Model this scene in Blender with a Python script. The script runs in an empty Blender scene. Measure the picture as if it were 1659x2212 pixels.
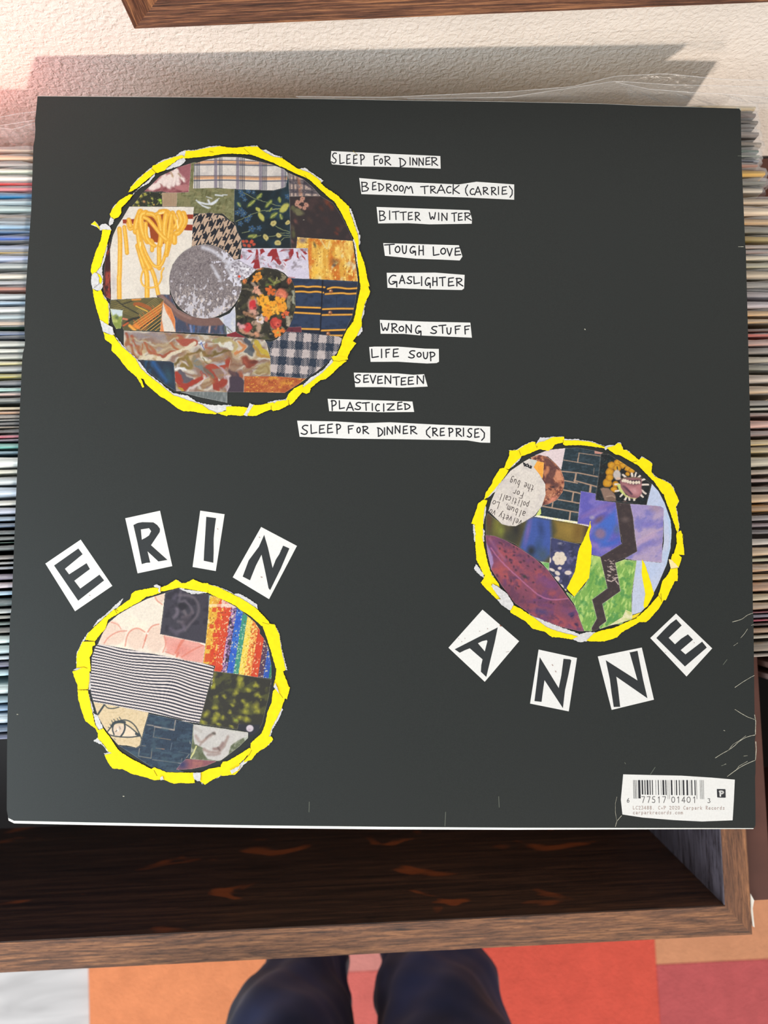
import bpy, bmesh, math, random
import numpy as np
from mathutils import Vector, Matrix
from mathutils.geometry import tessellate_polygon

# ---------------------------------------------------------------- camera, world, light
W, H, F = 1659.0, 2212.0, 1661.0
CX, CY = 829.5, 1106.0
CAMZ = 1.35
NAD = (822.0, 1210.0)
ROLL = math.radians(-2.7)
_d = np.array([(NAD[0]-CX)/F, (NAD[1]-CY)/F, 1.0]); _d /= np.linalg.norm(_d)      # gravity in camera frame (x right, y down, z forward)
_x = np.array([math.cos(ROLL), math.sin(ROLL), 0.0]); _x -= _d*(_x@_d); _x /= np.linalg.norm(_x)
_y = np.cross(_x, _d)
if _y[1] > 0: _y = -_y
R = np.array([_x, _y, -_d])                      # world = R @ cam
CAMP = np.array([0, 0, CAMZ])

scene = bpy.context.scene
col = scene.collection
cam_d = bpy.data.cameras.new('camera'); cam = bpy.data.objects.new('camera', cam_d); col.objects.link(cam)
cam_d.sensor_fit = 'HORIZONTAL'; cam_d.sensor_width = 36.0; cam_d.lens = 36.0*F/W
cam_d.clip_start = 0.01
M3 = np.column_stack([R[:, 0], -R[:, 1], -R[:, 2]])
cam.matrix_world = Matrix.Translation((0, 0, CAMZ)) @ Matrix(M3.tolist()).to_4x4()
cam_d.dof.use_dof = True; cam_d.dof.focus_distance = 0.338; cam_d.dof.aperture_fstop = 17
scene.camera = cam

scene.view_settings.view_transform = 'Standard'
scene.view_settings.look = 'None'
scene.view_settings.gamma = 1.0
scene.view_settings.use_curve_mapping = False
scene.view_settings.exposure = 0.0

world = bpy.data.worlds.new('room_light'); scene.world = world; world.use_nodes = True
world.node_tree.nodes['Background'].inputs[0].default_value = (0.85, 0.95, 1.0, 1)
world.node_tree.nodes['Background'].inputs[1].default_value = 0.36

def light(name, kind, energy, color, loc, direction, size=None, angle=None):
    l = bpy.data.lights.new(name, kind); l.energy = energy; l.color = color
    if size: l.shape = 'RECTANGLE'; l.size, l.size_y = size
    if angle: l.angle = angle
    o = bpy.data.objects.new(name, l); col.objects.link(o); o.location = loc
    o.rotation_euler = Vector(direction).to_track_quat('-Z', 'Y').to_euler()
    return o
light('sun', 'SUN', 2.35, (1.0, 0.87, 0.75), (1, -3, 3), (-0.24, 1.0, -0.50), angle=math.radians(2.4))
light('window_light', 'AREA', 33, (0.86, 0.95, 1.0), (-1.5, -0.9, 2.5), (1.4, 1.0, -1.45), size=(1.1, 1.3))
light('added_red_glow', 'AREA', .06, (1.0, 0.14, 0.10), (-0.212, 0.196, 1.016), (0.5, 1.0, -0.2), size=(0.05, 0.03))  # unseen red light, added at left for the glow low on the wall
light('added_cool_fill', 'AREA', 1.7, (0.70, 0.90, 1.0), (-0.66, -0.06, 1.36), (0.55, 0.22, -0.36), size=(0.22, 0.22))  # unseen cool light, added at left to brighten wall, records and sleeve

# ---------------------------------------------------------------- geometry helpers
def ray(u, v):
    return R @ np.array([(u-CX)/F, (v-CY)/F, 1.0])
def on_z(u, v, z):
    r = ray(u, v); return CAMP + r*((z-CAMZ)/r[2])
def on_y(u, v, y):
    r = ray(u, v); return CAMP + r*(y/r[1])

def link(name, me, mat=None, parent=None, smooth=False):
    o = bpy.data.objects.new(name, me); col.objects.link(o)
    if mat:
        for m in (mat if isinstance(mat, (list, tuple)) else [mat]): me.materials.append(m)
    if parent: o.parent = parent
    if smooth: me.polygons.foreach_set('use_smooth', [True]*len(me.polygons))
    return o
def thing(name, label, cat, loc=(0, 0, 0), group=None):
    o = bpy.data.objects.new(name, None); col.objects.link(o); o.location = loc
    o.empty_display_size = .02
    o['label'] = label; o['category'] = cat
    if group: o['group'] = group
    return o
def tag(o, label, cat, group=None):
    o['label'] = label; o['category'] = cat
    if group: o['group'] = group
    return o
def mesh(name, V, Fc, org=(0, 0, 0)):
    me = bpy.data.meshes.new(name)
    me.from_pydata([(v[0]-org[0], v[1]-org[1], v[2]-org[2]) for v in V], [], Fc); me.update()
    return me
def box(name, p0, p1, mat, parent=None, org=(0, 0, 0), bevel=0.0006):
    bm = bmesh.new(); bmesh.ops.create_cube(bm, size=1)
    for v in bm.verts:
        for i in range(3): v.co[i] = p0[i] + (v.co[i]+.5)*(p1[i]-p0[i]) - org[i]
    if bevel: bmesh.ops.bevel(bm, geom=bm.edges[:], offset=bevel, segments=2, affect='EDGES')
    bmesh.ops.recalc_face_normals(bm, faces=bm.faces)
    me = bpy.data.meshes.new(name); bm.to_mesh(me); bm.free()
    return link(name, me, mat, parent)
def prism(name, pts_bot, pts_top, mat, parent=None, org=(0, 0, 0)):
    n = len(pts_top); V = list(pts_top)+list(pts_bot)
    Fc = [tuple(range(n)), tuple(range(2*n-1, n-1, -1))]+[(i, n+i, n+(i+1) % n, (i+1) % n) for i in range(n)]
    me = mesh(name, V, Fc, org)
    bm = bmesh.new(); bm.from_mesh(me); bmesh.ops.recalc_face_normals(bm, faces=bm.faces); bm.to_mesh(me); bm.free()
    return link(name, me, mat, parent)

# ---------------------------------------------------------------- materials
def s2l(c):
    c = np.asarray(c, float); return np.where(c <= .04045, c/12.92, ((c+.055)/1.055)**2.4)
def rgb(c): return tuple(float(x) for x in s2l(np.array(c)/255.0))+(1.0,)
class NT:
    def __init__(s, name):
        s.m = bpy.data.materials.new(name); s.m.use_nodes = True; s.n = s.m.node_tree.nodes; s.l = s.m.node_tree.links
        s.b = s.n['Principled BSDF']
    def add(s, t, **k):
        n = s.n.new(t)
        for a, b in k.items():
            if hasattr(n, a): setattr(n, a, b)
            else: n.inputs[a.replace('_', ' ')].default_value = b
        return n
    def ramp(s, src, stops):
        r = s.n.new('ShaderNodeValToRGB'); e = r.color_ramp.elements
        while len(e) < len(stops): e.new(.5)
        for i, (p, c) in enumerate(stops): e[i].position = p; e[i].color = c
        s.l.new(src, r.inputs[0]); return r
def plain(name, c, rough=.5, spec=.5, noise=0.0, nscale=200, bump=0.0, bscale=400, bdist=.0002):
    t = NT(name); t.b.inputs['Roughness'].default_value = rough; t.b.inputs['Specular IOR Level'].default_value = spec
    tc = t.n.new('ShaderNodeTexCoord')
    if noise:
        nz = t.add('ShaderNodeTexNoise', Scale=nscale, Detail=4.0); t.l.new(tc.outputs['Object'], nz.inputs['Vector'])
        a = np.array(rgb(c)); r = t.ramp(nz.outputs['Fac'], [(.3, tuple(a*(1-noise))), (.7, tuple(np.minimum(a*(1+noise), 1)))])
        t.l.new(r.outputs[0], t.b.inputs['Base Color'])
    else: t.b.inputs['Base Color'].default_value = rgb(c)
    if bump:
        nz = t.add('ShaderNodeTexNoise', Scale=bscale, Detail=3.0); t.l.new(tc.outputs['Object'], nz.inputs['Vector'])
        b = t.add('ShaderNodeBump', Strength=bump, Distance=bdist); t.l.new(nz.outputs['Fac'], b.inputs['Height']); t.l.new(b.outputs[0], t.b.inputs['Normal'])
    return t.m
def wood(name, dark, mid, light_, along='X', rough=.45, knots=False, fine=1.0, spec=.5, bumpd=.0004, cs=None):
    t = NT(name); t.b.inputs['Roughness'].default_value = rough; t.b.inputs['Specular IOR Level'].default_value = spec
    tc = t.n.new('ShaderNodeTexCoord'); mp = t.n.new('ShaderNodeMapping')
    lo, hi_ = cs or (6, 100)
    s = {'X': (lo, hi_, hi_), 'Y': (hi_, lo, hi_), 'Z': (hi_, hi_, lo)}[along]
    mp.inputs['Scale'].default_value = tuple(k*fine for k in s); t.l.new(tc.outputs['Object'], mp.inputs[0])
    n1 = t.add('ShaderNodeTexNoise', Scale=1.6, Detail=8.0, Roughness=.68, Distortion=.8); t.l.new(mp.outputs[0], n1.inputs['Vector'])
    n2 = t.add('ShaderNodeTexNoise', Scale=6.0, Detail=6.0, Roughness=.8, Distortion=.4); t.l.new(mp.outputs[0], n2.inputs['Vector'])
    r = t.ramp(n1.outputs['Fac'], [(.34, rgb(dark)), (.5, rgb(mid)), (.64, rgb(light_))])
    r2 = t.ramp(n2.outputs['Fac'], [(.40, (.18, .15, .13, 1)), (.52, (1, 1, 1, 1))])
    mx = t.add('ShaderNodeMix', data_type='RGBA', blend_type='MULTIPLY'); mx.inputs[0].default_value = .85
    t.l.new(r.outputs[0], mx.inputs[6]); t.l.new(r2.outputs[0], mx.inputs[7])
    out = mx.outputs[2]
    if knots:
        m2 = t.n.new('ShaderNodeMapping'); m2.inputs['Scale'].default_value = (14, 30, 26) if along == 'X' else (30, 9, 22)
        t.l.new(tc.outputs['Object'], m2.inputs[0])
        k = t.add('ShaderNodeTexNoise', Scale=1.3, Detail=2.0, Distortion=.6); t.l.new(m2.outputs[0], k.inputs['Vector'])
        kr = t.ramp(k.outputs['Fac'], [(.64, (0, 0, 0, 1)), (.70, (.42, .42, .42, 1))])
        m3 = t.add('ShaderNodeMix', data_type='RGBA'); t.l.new(kr.outputs[0], m3.inputs[0]); t.l.new(out, m3.inputs[6]); m3.inputs[7].default_value = rgb((206, 100, 40))
        out = m3.outputs[2]
    t.l.new(out, t.b.inputs['Base Color'])
    b = t.add('ShaderNodeBump', Strength=.7, Distance=bumpd); t.l.new(n2.outputs['Fac'], b.inputs['Height']); t.l.new(b.outputs[0], t.b.inputs['Normal'])
    return t.m

M_frame = wood('dark_grained_wood', (50, 30, 26), (124, 80, 60), (186, 128, 88), 'X', .5, fine=1.0, cs=(16, 620), bumpd=.0005)
M_framez = wood('dark_grained_wood_upright', (50, 30, 26), (124, 80, 60), (186, 128, 88), 'Z', .5, fine=1.0, cs=(16, 620), bumpd=.0005)
M_rim = wood('rim_wood', (66, 42, 32), (134, 88, 60), (180, 122, 80), 'X', .5, cs=(14, 300))
M_rimy = wood('rim_wood_side', (66, 42, 32), (134, 88, 60), (180, 122, 80), 'Y', .5, cs=(14, 300))
M_inner = wood('inner_wood', (50, 30, 20), (70, 44, 30), (96, 62, 42), 'X', .4, knots=True, cs=(6, 150))
M_lacq_sheen = wood('inner_wood_lacquer_sheen', (88, 80, 88), (102, 94, 104), (112, 104, 114), 'Y', .3, cs=(5, 60), spec=.7, bumpd=.0001)  # pale grey-lilac base has the reflected light on the lacquer painted in
M_neigh = plain('reddish_brown_board', (90, 54, 44), .5, noise=.12, nscale=60)
M_dark = plain('dark_board', (40, 26, 22), .6)
M_paper = plain('white_paper', (224, 222, 219), .6, .22, noise=.035, nscale=1300)
M_paperedge = plain('raw_board_edge', (250, 248, 240), .7, .3, noise=.04, nscale=500)
M_card = plain('black_printed_card', (36, 39, 38), .5, .34, noise=.16, nscale=2600, bump=.08, bscale=2200, bdist=.00004)
M_ink = plain('dark_pen_ink', (34, 34, 40), .5, .3)
M_black = plain('black_letter_print', (40, 43, 45), .5, .4, noise=.06, nscale=1500)
M_grey = plain('pale_brown_ink', (172, 150, 142), .6, .3)
M_digit = plain('digit_ink', (96, 92, 92), .6, .3)
M_bar = plain('barcode_ink', (46, 46, 50), .6, .3)
M_yellow = plain('yellow_torn_paper', (244, 216, 0), .6, .25, noise=.05, nscale=500, bump=.25, bscale=700, bdist=.0001)
M_fibre = plain('white_torn_fibre', (204, 202, 202), .8, .2, noise=.14, nscale=900, bump=.5, bscale=1400, bdist=.0002)
M_peach = plain('peach_scrap', (242, 214, 158), .7, .2, noise=.05, nscale=900)
M_seam = plain('brown_joint_line', (140, 120, 20), .7, .2)
M_crease = plain('crease_wear', (172, 168, 152), .7, .2, noise=.45, nscale=900)
M_faint = plain('faint_crease_wear', (104, 108, 98), .7, .2)

t = NT('painted_print'); at = t.n.new('ShaderNodeAttribute'); at.attribute_name = 'ink'
t.l.new(at.outputs['Color'], t.b.inputs['Base Color']); t.b.inputs['Roughness'].default_value = .5; t.b.inputs['Specular IOR Level'].default_value = .3
M_print = t.m

t = NT('textured_wall_paint'); tc = t.n.new('ShaderNodeTexCoord')
n1 = t.add('ShaderNodeTexNoise', Scale=400.0, Detail=3.0, Roughness=.5, Distortion=.5); n2 = t.add('ShaderNodeTexNoise', Scale=22.0, Detail=2.0)
t.l.new(tc.outputs['Object'], n1.inputs['Vector']); t.l.new(tc.outputs['Object'], n2.inputs['Vector'])
b = t.add('ShaderNodeBump', Strength=1.0, Distance=.0010); t.l.new(n1.outputs['Fac'], b.inputs['Height']); t.l.new(b.outputs[0], t.b.inputs['Normal'])
r = t.ramp(n2.outputs['Fac'], [(.3, rgb((226, 217, 209))), (.7, rgb((232, 223, 215)))]); t.l.new(r.outputs[0], t.b.inputs['Base Color'])
t.b.inputs['Roughness'].default_value = .75; t.b.inputs['Specular IOR Level'].default_value = .25
M_wall = t.m

def film_mat(name, tint, fac, edge):
    t = NT(name); t.b.inputs['Base Color'].default_value = tint; t.b.inputs['Roughness'].default_value = .16
    t.b.inputs['Specular IOR Level'].default_value = 1.0
    tr = t.n.new('ShaderNodeBsdfTransparent'); tr.inputs[0].default_value = (.99, .99, .99, 1)
    fr = t.add('ShaderNodeLayerWeight', Blend=.35)
    ma = t.add('ShaderNodeMath', operation='MULTIPLY_ADD'); ma.inputs[1].default_value = edge; ma.inputs[2].default_value = fac; ma.use_clamp = True
    mx = t.n.new('ShaderNodeMixShader'); t.l.new(fr.outputs['Facing'], ma.inputs[0]); t.l.new(ma.outputs[0], mx.inputs[0])
    t.l.new(tr.outputs[0], mx.inputs[1]); t.l.new(t.b.outputs[0], mx.inputs[2]); t.l.new(mx.outputs[0], t.n['Material Output'].inputs[0])
    tc = t.n.new('ShaderNodeTexCoord'); mp = t.n.new('ShaderNodeMapping'); mp.inputs['Scale'].default_value = (35, 240, 240); t.l.new(tc.outputs['Object'], mp.inputs[0])
    nz = t.add('ShaderNodeTexNoise', Scale=1.4, Detail=3.0, Distortion=1.0); t.l.new(mp.outputs[0], nz.inputs['Vector'])
    b = t.add('ShaderNodeBump', Strength=.5, Distance=.0012); t.l.new(nz.outputs['Fac'], b.inputs['Height']); t.l.new(b.outputs[0], t.b.inputs['Normal'])
    return t.m
M_film = film_mat('clear_plastic_film', (.9, .92, .95, 1), .05, .30)
M_flap = film_mat('clear_plastic_flap', (.80, .80, .80, 1), .03, .26)
M_fedge = film_mat('film_cut_edge', (.9, .9, .9, 1), .22, .2)

# ---------------------------------------------------------------- setting: wall and floor
YW = 0.242
def struct(o): o['kind'] = 'structure'; return o
struct(box('wall_back', (-1.6, YW, 0), (1.6, YW+.1, 2.5), M_wall, bevel=0))
t = NT('pale_grey_laminate'); tc = t.n.new('ShaderNodeTexCoord'); mp = t.n.new('ShaderNodeMapping'); mp.inputs['Scale'].default_value = (5, 22, 1)
t.l.new(tc.outputs['Object'], mp.inputs[0]); nz = t.add('ShaderNodeTexNoise', Scale=1.0, Detail=5.0, Distortion=1.6); t.l.new(mp.outputs[0], nz.inputs['Vector'])
r = t.ramp(nz.outputs['Fac'], [(.3, rgb((196, 194, 196))), (.7, rgb((224, 222, 224)))]); t.l.new(r.outputs[0], t.b.inputs['Base Color']); t.b.inputs['Roughness'].default_value = .5
struct(box('floor', (-1.6, -1.8, -.05), (1.6, YW, 0), t.m, bevel=0))
struct(box('baseboard_back', (-1.6, YW-.012, 0), (1.6, YW, .09), plain('white_baseboard', (225, 222, 215), .4), bevel=.002))

# ---------------------------------------------------------------- rug
rug = thing('area_rug', 'rug of big orange, pink, red, tan and crimson blocks under the standing person', 'rug', (0, -.7, 0))
def rugmat(name, c, k=.06):
    t = NT(name); tc = t.n.new('ShaderNodeTexCoord')
    a = t.add('ShaderNodeTexNoise', Scale=26.0, Detail=5.0, Roughness=.7, Distortion=.5); b2 = t.add('ShaderNodeTexNoise', Scale=420.0, Detail=2.0)
    t.l.new(tc.outputs['Object'], a.inputs['Vector']); t.l.new(tc.outputs['Object'], b2.inputs['Vector'])
    A = np.array(rgb(c)); r = t.ramp(a.outputs['Fac'], [(.32, tuple(A*(1-2*k))), (.68, tuple(np.minimum(A*(1+k), 1)))]); t.l.new(r.outputs[0], t.b.inputs['Base Color'])
    b = t.add('ShaderNodeBump', Strength=.6, Distance=.004); t.l.new(b2.outputs['Fac'], b.inputs['Height']); t.l.new(b.outputs[0], t.b.inputs['Normal'])
    t.b.inputs['Roughness'].default_value = .95; t.b.inputs['Specular IOR Level'].default_value = .1; t.b.inputs['Sheen Weight'].default_value = .2
    return t.m
xr0 = on_z(192, 2140, .01)[0]; xr3 = on_z(1419, 2110, .01)[0]; yr = on_z(1500, 2079, .01)[1]; yp = on_z(780, 2098, .01)[1]
blocks = [('orange', (250, 156, 108), xr0, -.115, -1.55, .12), ('pale_pink', (226, 146, 138), -.115, .105, yp, .12), ('pink', (232, 118, 110), -.115, .105, -1.55, yp),
          ('red', (240, 98, 80), .105, xr3, -1.55, .12), ('tan', (232, 162, 122), xr3, 1.25, yr, .12), ('crimson', (212, 100, 102), xr3, 1.25, -1.55, yr)]
for nm, c, x0, x1, y0, y1 in blocks:
    o = box('rug_block', (x0, y0, 0.0005), (x1, y1, .011), rugmat('rug_wool_'+nm, c), rug, org=rug.location, bevel=.0008); o['label'] = nm.replace('_', ' ')+' block of the rug'

# ---------------------------------------------------------------- record bin
RIMZ = CAMZ-.46
xo = on_z(1616, 1900, RIMZ)[0]; xi = on_z(1561, 1880, RIMZ)[0]
yf = on_z(800, 2060.5, RIMZ)[1]; yi = on_z(800, 1996.5, RIMZ)[1]
BX0, BZ = -.56, .688
bin_ = thing('record_bin', 'long brown wooden record bin with mitred grained rim, holding the upright records', 'record bin', (BX0/2, 0, 0))
B = tuple(bin_.location)
YB = .2395
def mitre(name, pts, mat):      # pts: four corners of the top face; board goes down
    prism(name, [(x, y, BZ) for x, y in pts], [(x, y, RIMZ) for x, y in pts], mat, bin_, B)
xl = BX0+(xo-xi)
mitre('front_board', [(BX0, yf), (xo, yf), (xi, yi), (xl, yi)], [M_rim])
DX = .007      # the bin is a little out of square
mitre('side_board', [(xo, yf), (xo+DX, YB), (xi+DX, YB-.016), (xi, yi)], [M_rimy])
mitre('side_board', [(BX0, YB), (BX0, yf), (xl, yi), (xl, YB-.016)], [M_rimy])
mitre('back_board', [(xo+DX, YB), (BX0, YB), (xl, YB-.016), (xi+DX, YB-.016)], [M_rim])
# liners: veneered inner faces, dark in front; light sheen painted into the right one
box('inner_lining', (xl, yi, BZ), (xi, yi+.0006, RIMZ-.0003), M_inner, bin_, B, bevel=0)
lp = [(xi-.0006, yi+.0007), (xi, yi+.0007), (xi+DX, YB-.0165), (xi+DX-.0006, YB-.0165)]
prism('inner_lining', [(x, y, BZ) for x, y in lp], [(x, y, RIMZ-.0003) for x, y in lp], M_lacq_sheen, bin_, B)
box('bottom_panel', (BX0, yf, BZ-.016), (xo, YB, BZ), M_dark, bin_, B)
for x in (BX0+.03, xo-.07):
    for y in (yf+.02, YB-.06): box('leg', (x, y, .0115), (x+.04, y+.04, BZ-.016), M_rimy, bin_, B, bevel=.002)
# chipped veneer at the right front corner
chip = []
for u, v in [(1621, 1930), (1629, 1945), (1626, 1962), (1628, 1985), (1630, 2003), (1626, 2001), (1622, 1970)]: chip.append(on_z(u, v, RIMZ-.002))
prism('chipped_veneer', [p-np.array([0, 0, .001]) for p in chip], chip, M_paperedge, bin_, B)

# neighbouring bin to the right
nb = thing('record_bin', 'reddish brown record bin on the right edge, against the first bin', 'record bin', (.4, 0, 0)); N = tuple(nb.location)
NZ = RIMZ-.006; nx0 = xo+.0012; nx1 = on_z(1649, 1700, NZ)[0]; ny0 = on_z(1645, 1944, NZ)[1]; ny1 = on_z(1657, 1877, NZ)[1]
def mit2(name, pts): prism(name, [(x, y, BZ-.01) for x, y in pts], [(x, y, NZ) for x, y in pts], M_neigh, nb, N)
mit2('side_board', [(nx0, ny0), (nx1, ny1), (nx1+DX, YB-.014), (nx0+DX, YB)])
mit2('front_board', [(nx0, ny0), (.62, ny0), (.605, ny1), (nx1, ny1)])
mit2('side_board', [(.62, ny0), (.62, YB), (.605, YB-.014), (.605, ny1)])
mit2('back_board', [(nx0+DX, YB), (nx1+DX, YB-.014), (.605, YB-.014), (.62, YB)])
box('bottom_panel', (nx0, ny0, BZ-.026), (.62, YB, BZ-.01), M_dark, nb, N)
for x in (nx0+.02, .56):
    for y in (ny0+.02, YB-.06): box('leg', (x, y, .0115), (x+.04, y+.04, BZ-.026), M_neigh, nb, N, bevel=.002)

# ---------------------------------------------------------------- picture frame on the wall
YF = .226
c0 = on_y(290.5, 62, YF)
fx0, fz0 = c0[0], c0[2]; fx1, fz1, mw = fx0+.56, fz0+.42, .034
pf = thing('picture_frame', 'dark grained wooden picture frame hanging on the wall above the records', 'picture frame', (fx0, YF, fz0)); P = tuple(pf.location)
def rail(name, a, b2, c, d, mat):     # outer a,b  inner d,c in x,z, with a stepped, sloped face
    V = []
    for (x, z), y in ((a, YF), (b2, YF), (c, YF+.004), (d, YF+.004)): V.append((x, y, z))
    for (x, z) in (a, b2, c, d): V.append((x, YW-.0008, z))
    return prism(name, V[4:], V[:4], mat, pf, P)
a, b_, c_, d_ = (fx0, fz0), (fx1, fz0), (fx1, fz1), (fx0, fz1)
ai, bi, ci, di = (fx0+mw, fz0+mw), (fx1-mw, fz0+mw), (fx1-mw, fz1-mw), (fx0+mw, fz1-mw)
rail('frame_rail', a, b_, bi, ai, M_frame); rail('frame_rail', b_, c_, ci, bi, M_framez); rail('frame_rail', c_, d_, di, ci, M_frame); rail('frame_rail', d_, a, ai, di, M_framez)
box('mat_board', (ai[0], YF+.006, ai[1]), (ci[0], YF+.010, ci[1]), M_paper, pf, P, bevel=0)

# ---------------------------------------------------------------- the black record sleeve (print laid out on its own plane)
S = .315
A_ = []
for (X, Y), (u, v) in zip([(0, S), (S, S), (S, 0), (0, 0)], [(81, 208), (1599, 235), (1631, 1789), (16, 1773)]):
    u = (u-CX)/F; v = (v-CY)/F
    A_.append([X, Y, 1, 0, 0, 0, -u*X, -u*Y, -u]); A_.append([0, 0, 0, X, Y, 1, -v*X, -v*Y, -v])
Hm = np.linalg.svd(np.array(A_))[2][-1].reshape(3, 3)
if Hm[2, 2] < 0: Hm = -Hm
e1, e2, tt = Hm.T; sc = (np.linalg.norm(e1)+np.linalg.norm(e2))/2
e1 = e1/np.linalg.norm(e1); e2 = e2-e1*(e1@e2); e2 /= np.linalg.norm(e2); tt = tt/sc
PN = R @ np.cross(e1, e2); PN = PN if PN[2] > 0 else -PN
P0 = CAMP + R @ tt
U1, U2 = R @ e1, R @ e2
def SP(uv, h=0.0):               # photo pixel -> point on the sleeve's printed face raised by h
    uv = np.atleast_2d(np.asarray(uv, float))
    D = np.column_stack([(uv[:, 0]-CX)/F, (uv[:, 1]-CY)/F, np.ones(len(uv))]) @ R.T
    k = ((P0-CAMP)@PN)/(D@PN)
    return CAMP + D*k[:, None] + PN*h
sl = thing('record_sleeve', 'black record sleeve lying flat on top, with torn yellow circles and pasted song titles', 'record sleeve', tuple(SP([(825, 1000)])[0]))
O = np.array(sl.location)
out = [(81, 208), (290, 209.5), (560, 212), (700, 214), (830, 216.5), (1110, 220.5), (1300, 224.5), (1400, 229), (1500, 231.5), (1597, 234.5), (1600, 238), (1602, 350), (1606, 440), (1610, 534), (1611, 538), (1615, 690), (1621, 930), (1625, 1190), (1626.5, 1322), (1627.5, 1332), (1629, 1460), (1630, 1540), (1632, 1560),
       (1632, 1590), (1630.5, 1601), (1632, 1640), (1632, 1670), (1631, 1680), (1632, 1740), (1632, 1783), (1629, 1789), (1400, 1788.5), (1110, 1788), (830, 1786), (560, 1783), (190, 1776.5), (30, 1773), (18, 1767), (14.5, 1750), (15, 1640), (17, 1500), (18, 1462), (22, 1330), (24.5, 1318), (30, 1190), (30.5, 1175), (41.5, 910),
       (48, 775), (49.5, 762), (53, 750), (54, 738), (52.5, 700), (56, 620), (67.5, 450), (72, 315), (75, 300), (76.5, 280), (75.5, 262), (78, 240)]
out = np.array(out, float)
ctr = out.mean(0)
def grow(pts, top, bot, left, right):
    q = pts.copy()
    for i, (x, y) in enumerate(pts):
        q[i, 1] += -top if y < 300 and 85 < x < 1597 else (bot if y > 1760 else 0)
        q[i, 0] += -left if x < 90 else (right if x > 1590 else 0)
        if y < 300 and not 85 < x < 1597 and y < 212: q[i, 1] -= top
    return q
def slab(name, pts, h0, h1, mat):
    return prism(name, SP(pts, h0)-0, SP(pts, h1), mat, sl, O)
slab('printed_back_panel', out, -.0005, 0, M_card)
g = grow(out, 2.2, 5.5, .6, -.4)
for i, (x, y) in enumerate(out):
    if y > 1760: g[i, 1] = y + (6.5 if x < 900 else 6.5-(x-900)/730*4.0)
slab('raw_board_layer', g, -.0011, -.00052, M_paperedge)
slab('front_panel', g*.9995+.4, -.0026, -.00112, M_paperedge)

CR = {'A': (180, 290, 5.184375), 'B': (490, 290, 5.184375), 'C': (180, 590, 5.184375), 'D': (490, 590, 5.184375),
      'E': (1010, 930, 6.9125), 'F': (1240, 930, 6.9125), 'G': (1010, 1155, 6.9125), 'H': (1240, 1155, 6.9125),
      'I': (150, 1240, 6.636), 'J': (385, 1240, 6.636), 'K': (150, 1460, 6.636), 'L': (385, 1460, 6.636),
      'M': (700, 315, 3.95), 'N': (780, 510, 5.925), 'O': (690, 740, 5.925), 'P': (630, 895, 3.7705),
      'Q': (90, 1090, 5.925), 'R': (390, 1090, 6.1444), 'S': (960, 1310, 5.53), 'T': (1270, 1310, 5.7207), 'V': (1320, 1660, 5.925), 'W': (0, 0, 1)}
def T(s, crop='W'):
    out_ = []
    for w in s.split():
        if w[0].isalpha(): crop = w[0]; w = w[1:]
        x, y = w.split(','); a = CR[crop]; out_.append((a[0]+float(x)/a[2], a[1]+float(y)/a[2]))
    return np.array(out_)
rnd = random.Random(7)
def fray(pts, amp=.7, step=3.0):
    o_ = []
    n = len(pts)
    for i in range(n):
        p, q = np.array(pts[i]), np.array(pts[(i+1) % n]); L = np.linalg.norm(q-p); k = max(1, int(L/step)); nn = np.array([-(q-p)[1], (q-p)[0]])/max(L, .01)
        for j in range(k): o_.append(p+(q-p)*j/k + (nn*rnd.uniform(-amp, amp) if j else nn*rnd.uniform(-amp, amp)*.4))
    return np.array(o_)
def flat(name, polys, h, mat, parent, holes=None, edge=.00008):
    """thin paper cut-out: top faces plus a rim down to its underside"""
    V, Fc = [], []
    for pi, p in enumerate(polys):
        loops = [p]+([holes[pi]] if holes and holes[pi] is not None else [])
        pts3 = [[Vector((float(a), float(b), 0)) for a, b in lp] for lp in loops]
        tris = tessellate_polygon(pts3)
        base = len(V); allp = np.concatenate([np.asarray(lp) for lp in loops])
        V += [tuple(x) for x in SP(allp, h)]
        for a, b, c in tris:
            p1, p2, p3 = (np.array(V[base+k]) for k in (a, b, c))
            if np.cross(p2-p1, p3-p1)[2] < 0: a, b = b, a
            Fc.append((base+a, base+b, base+c))
        if edge:
            off = base
            for lp in loops:
                n = len(lp); b2 = len(V); V += [tuple(x) for x in SP(lp, h-edge)]
                for i in range(n): Fc.append((off+i, off+(i+1) % n, b2+(i+1) % n, b2+i))
                off += n
    me = mesh(name, V, Fc, O-0)
    o = link(name, me, mat, None)
    o.parent = parent
    if parent is not sl: me.transform(Matrix.Translation(-Vector(parent.location)))
    return o
def strokes_mesh(name, lines, width, h, mat, parent, wfun=None):
    V, Fc = [], []
    for ln in lines:
        ln = np.asarray(ln, float)
        for i in range(len(ln)-1):
            p, q = ln[i], ln[i+1]; d = q-p; L = np.linalg.norm(d)
            if L < 1e-6: continue
            w = (wfun() if wfun else width)/2; n = np.array([-d[1], d[0]])/L*w
            b0 = len(V); V += [tuple(x) for x in SP([p+n, q+n, q-n, p-n], h+(i % 3)*1e-6)]; Fc.append((b0, b0+1, b0+2, b0+3))
        for p in ln:
            b0 = len(V); w = width/2
            V += [tuple(x) for x in SP([p+w*np.array([math.cos(a), math.sin(a)]) for a in np.linspace(0, 2*math.pi, 7)[:6]], h+4e-6)]
            Fc.append(tuple(range(b0, b0+6)))
    me = mesh(name, V, Fc, O)
    o = link(name, me, mat, None); o.parent = parent
    if parent is not sl: me.transform(Matrix.Translation(-Vector(parent.location)))
    return o

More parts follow.
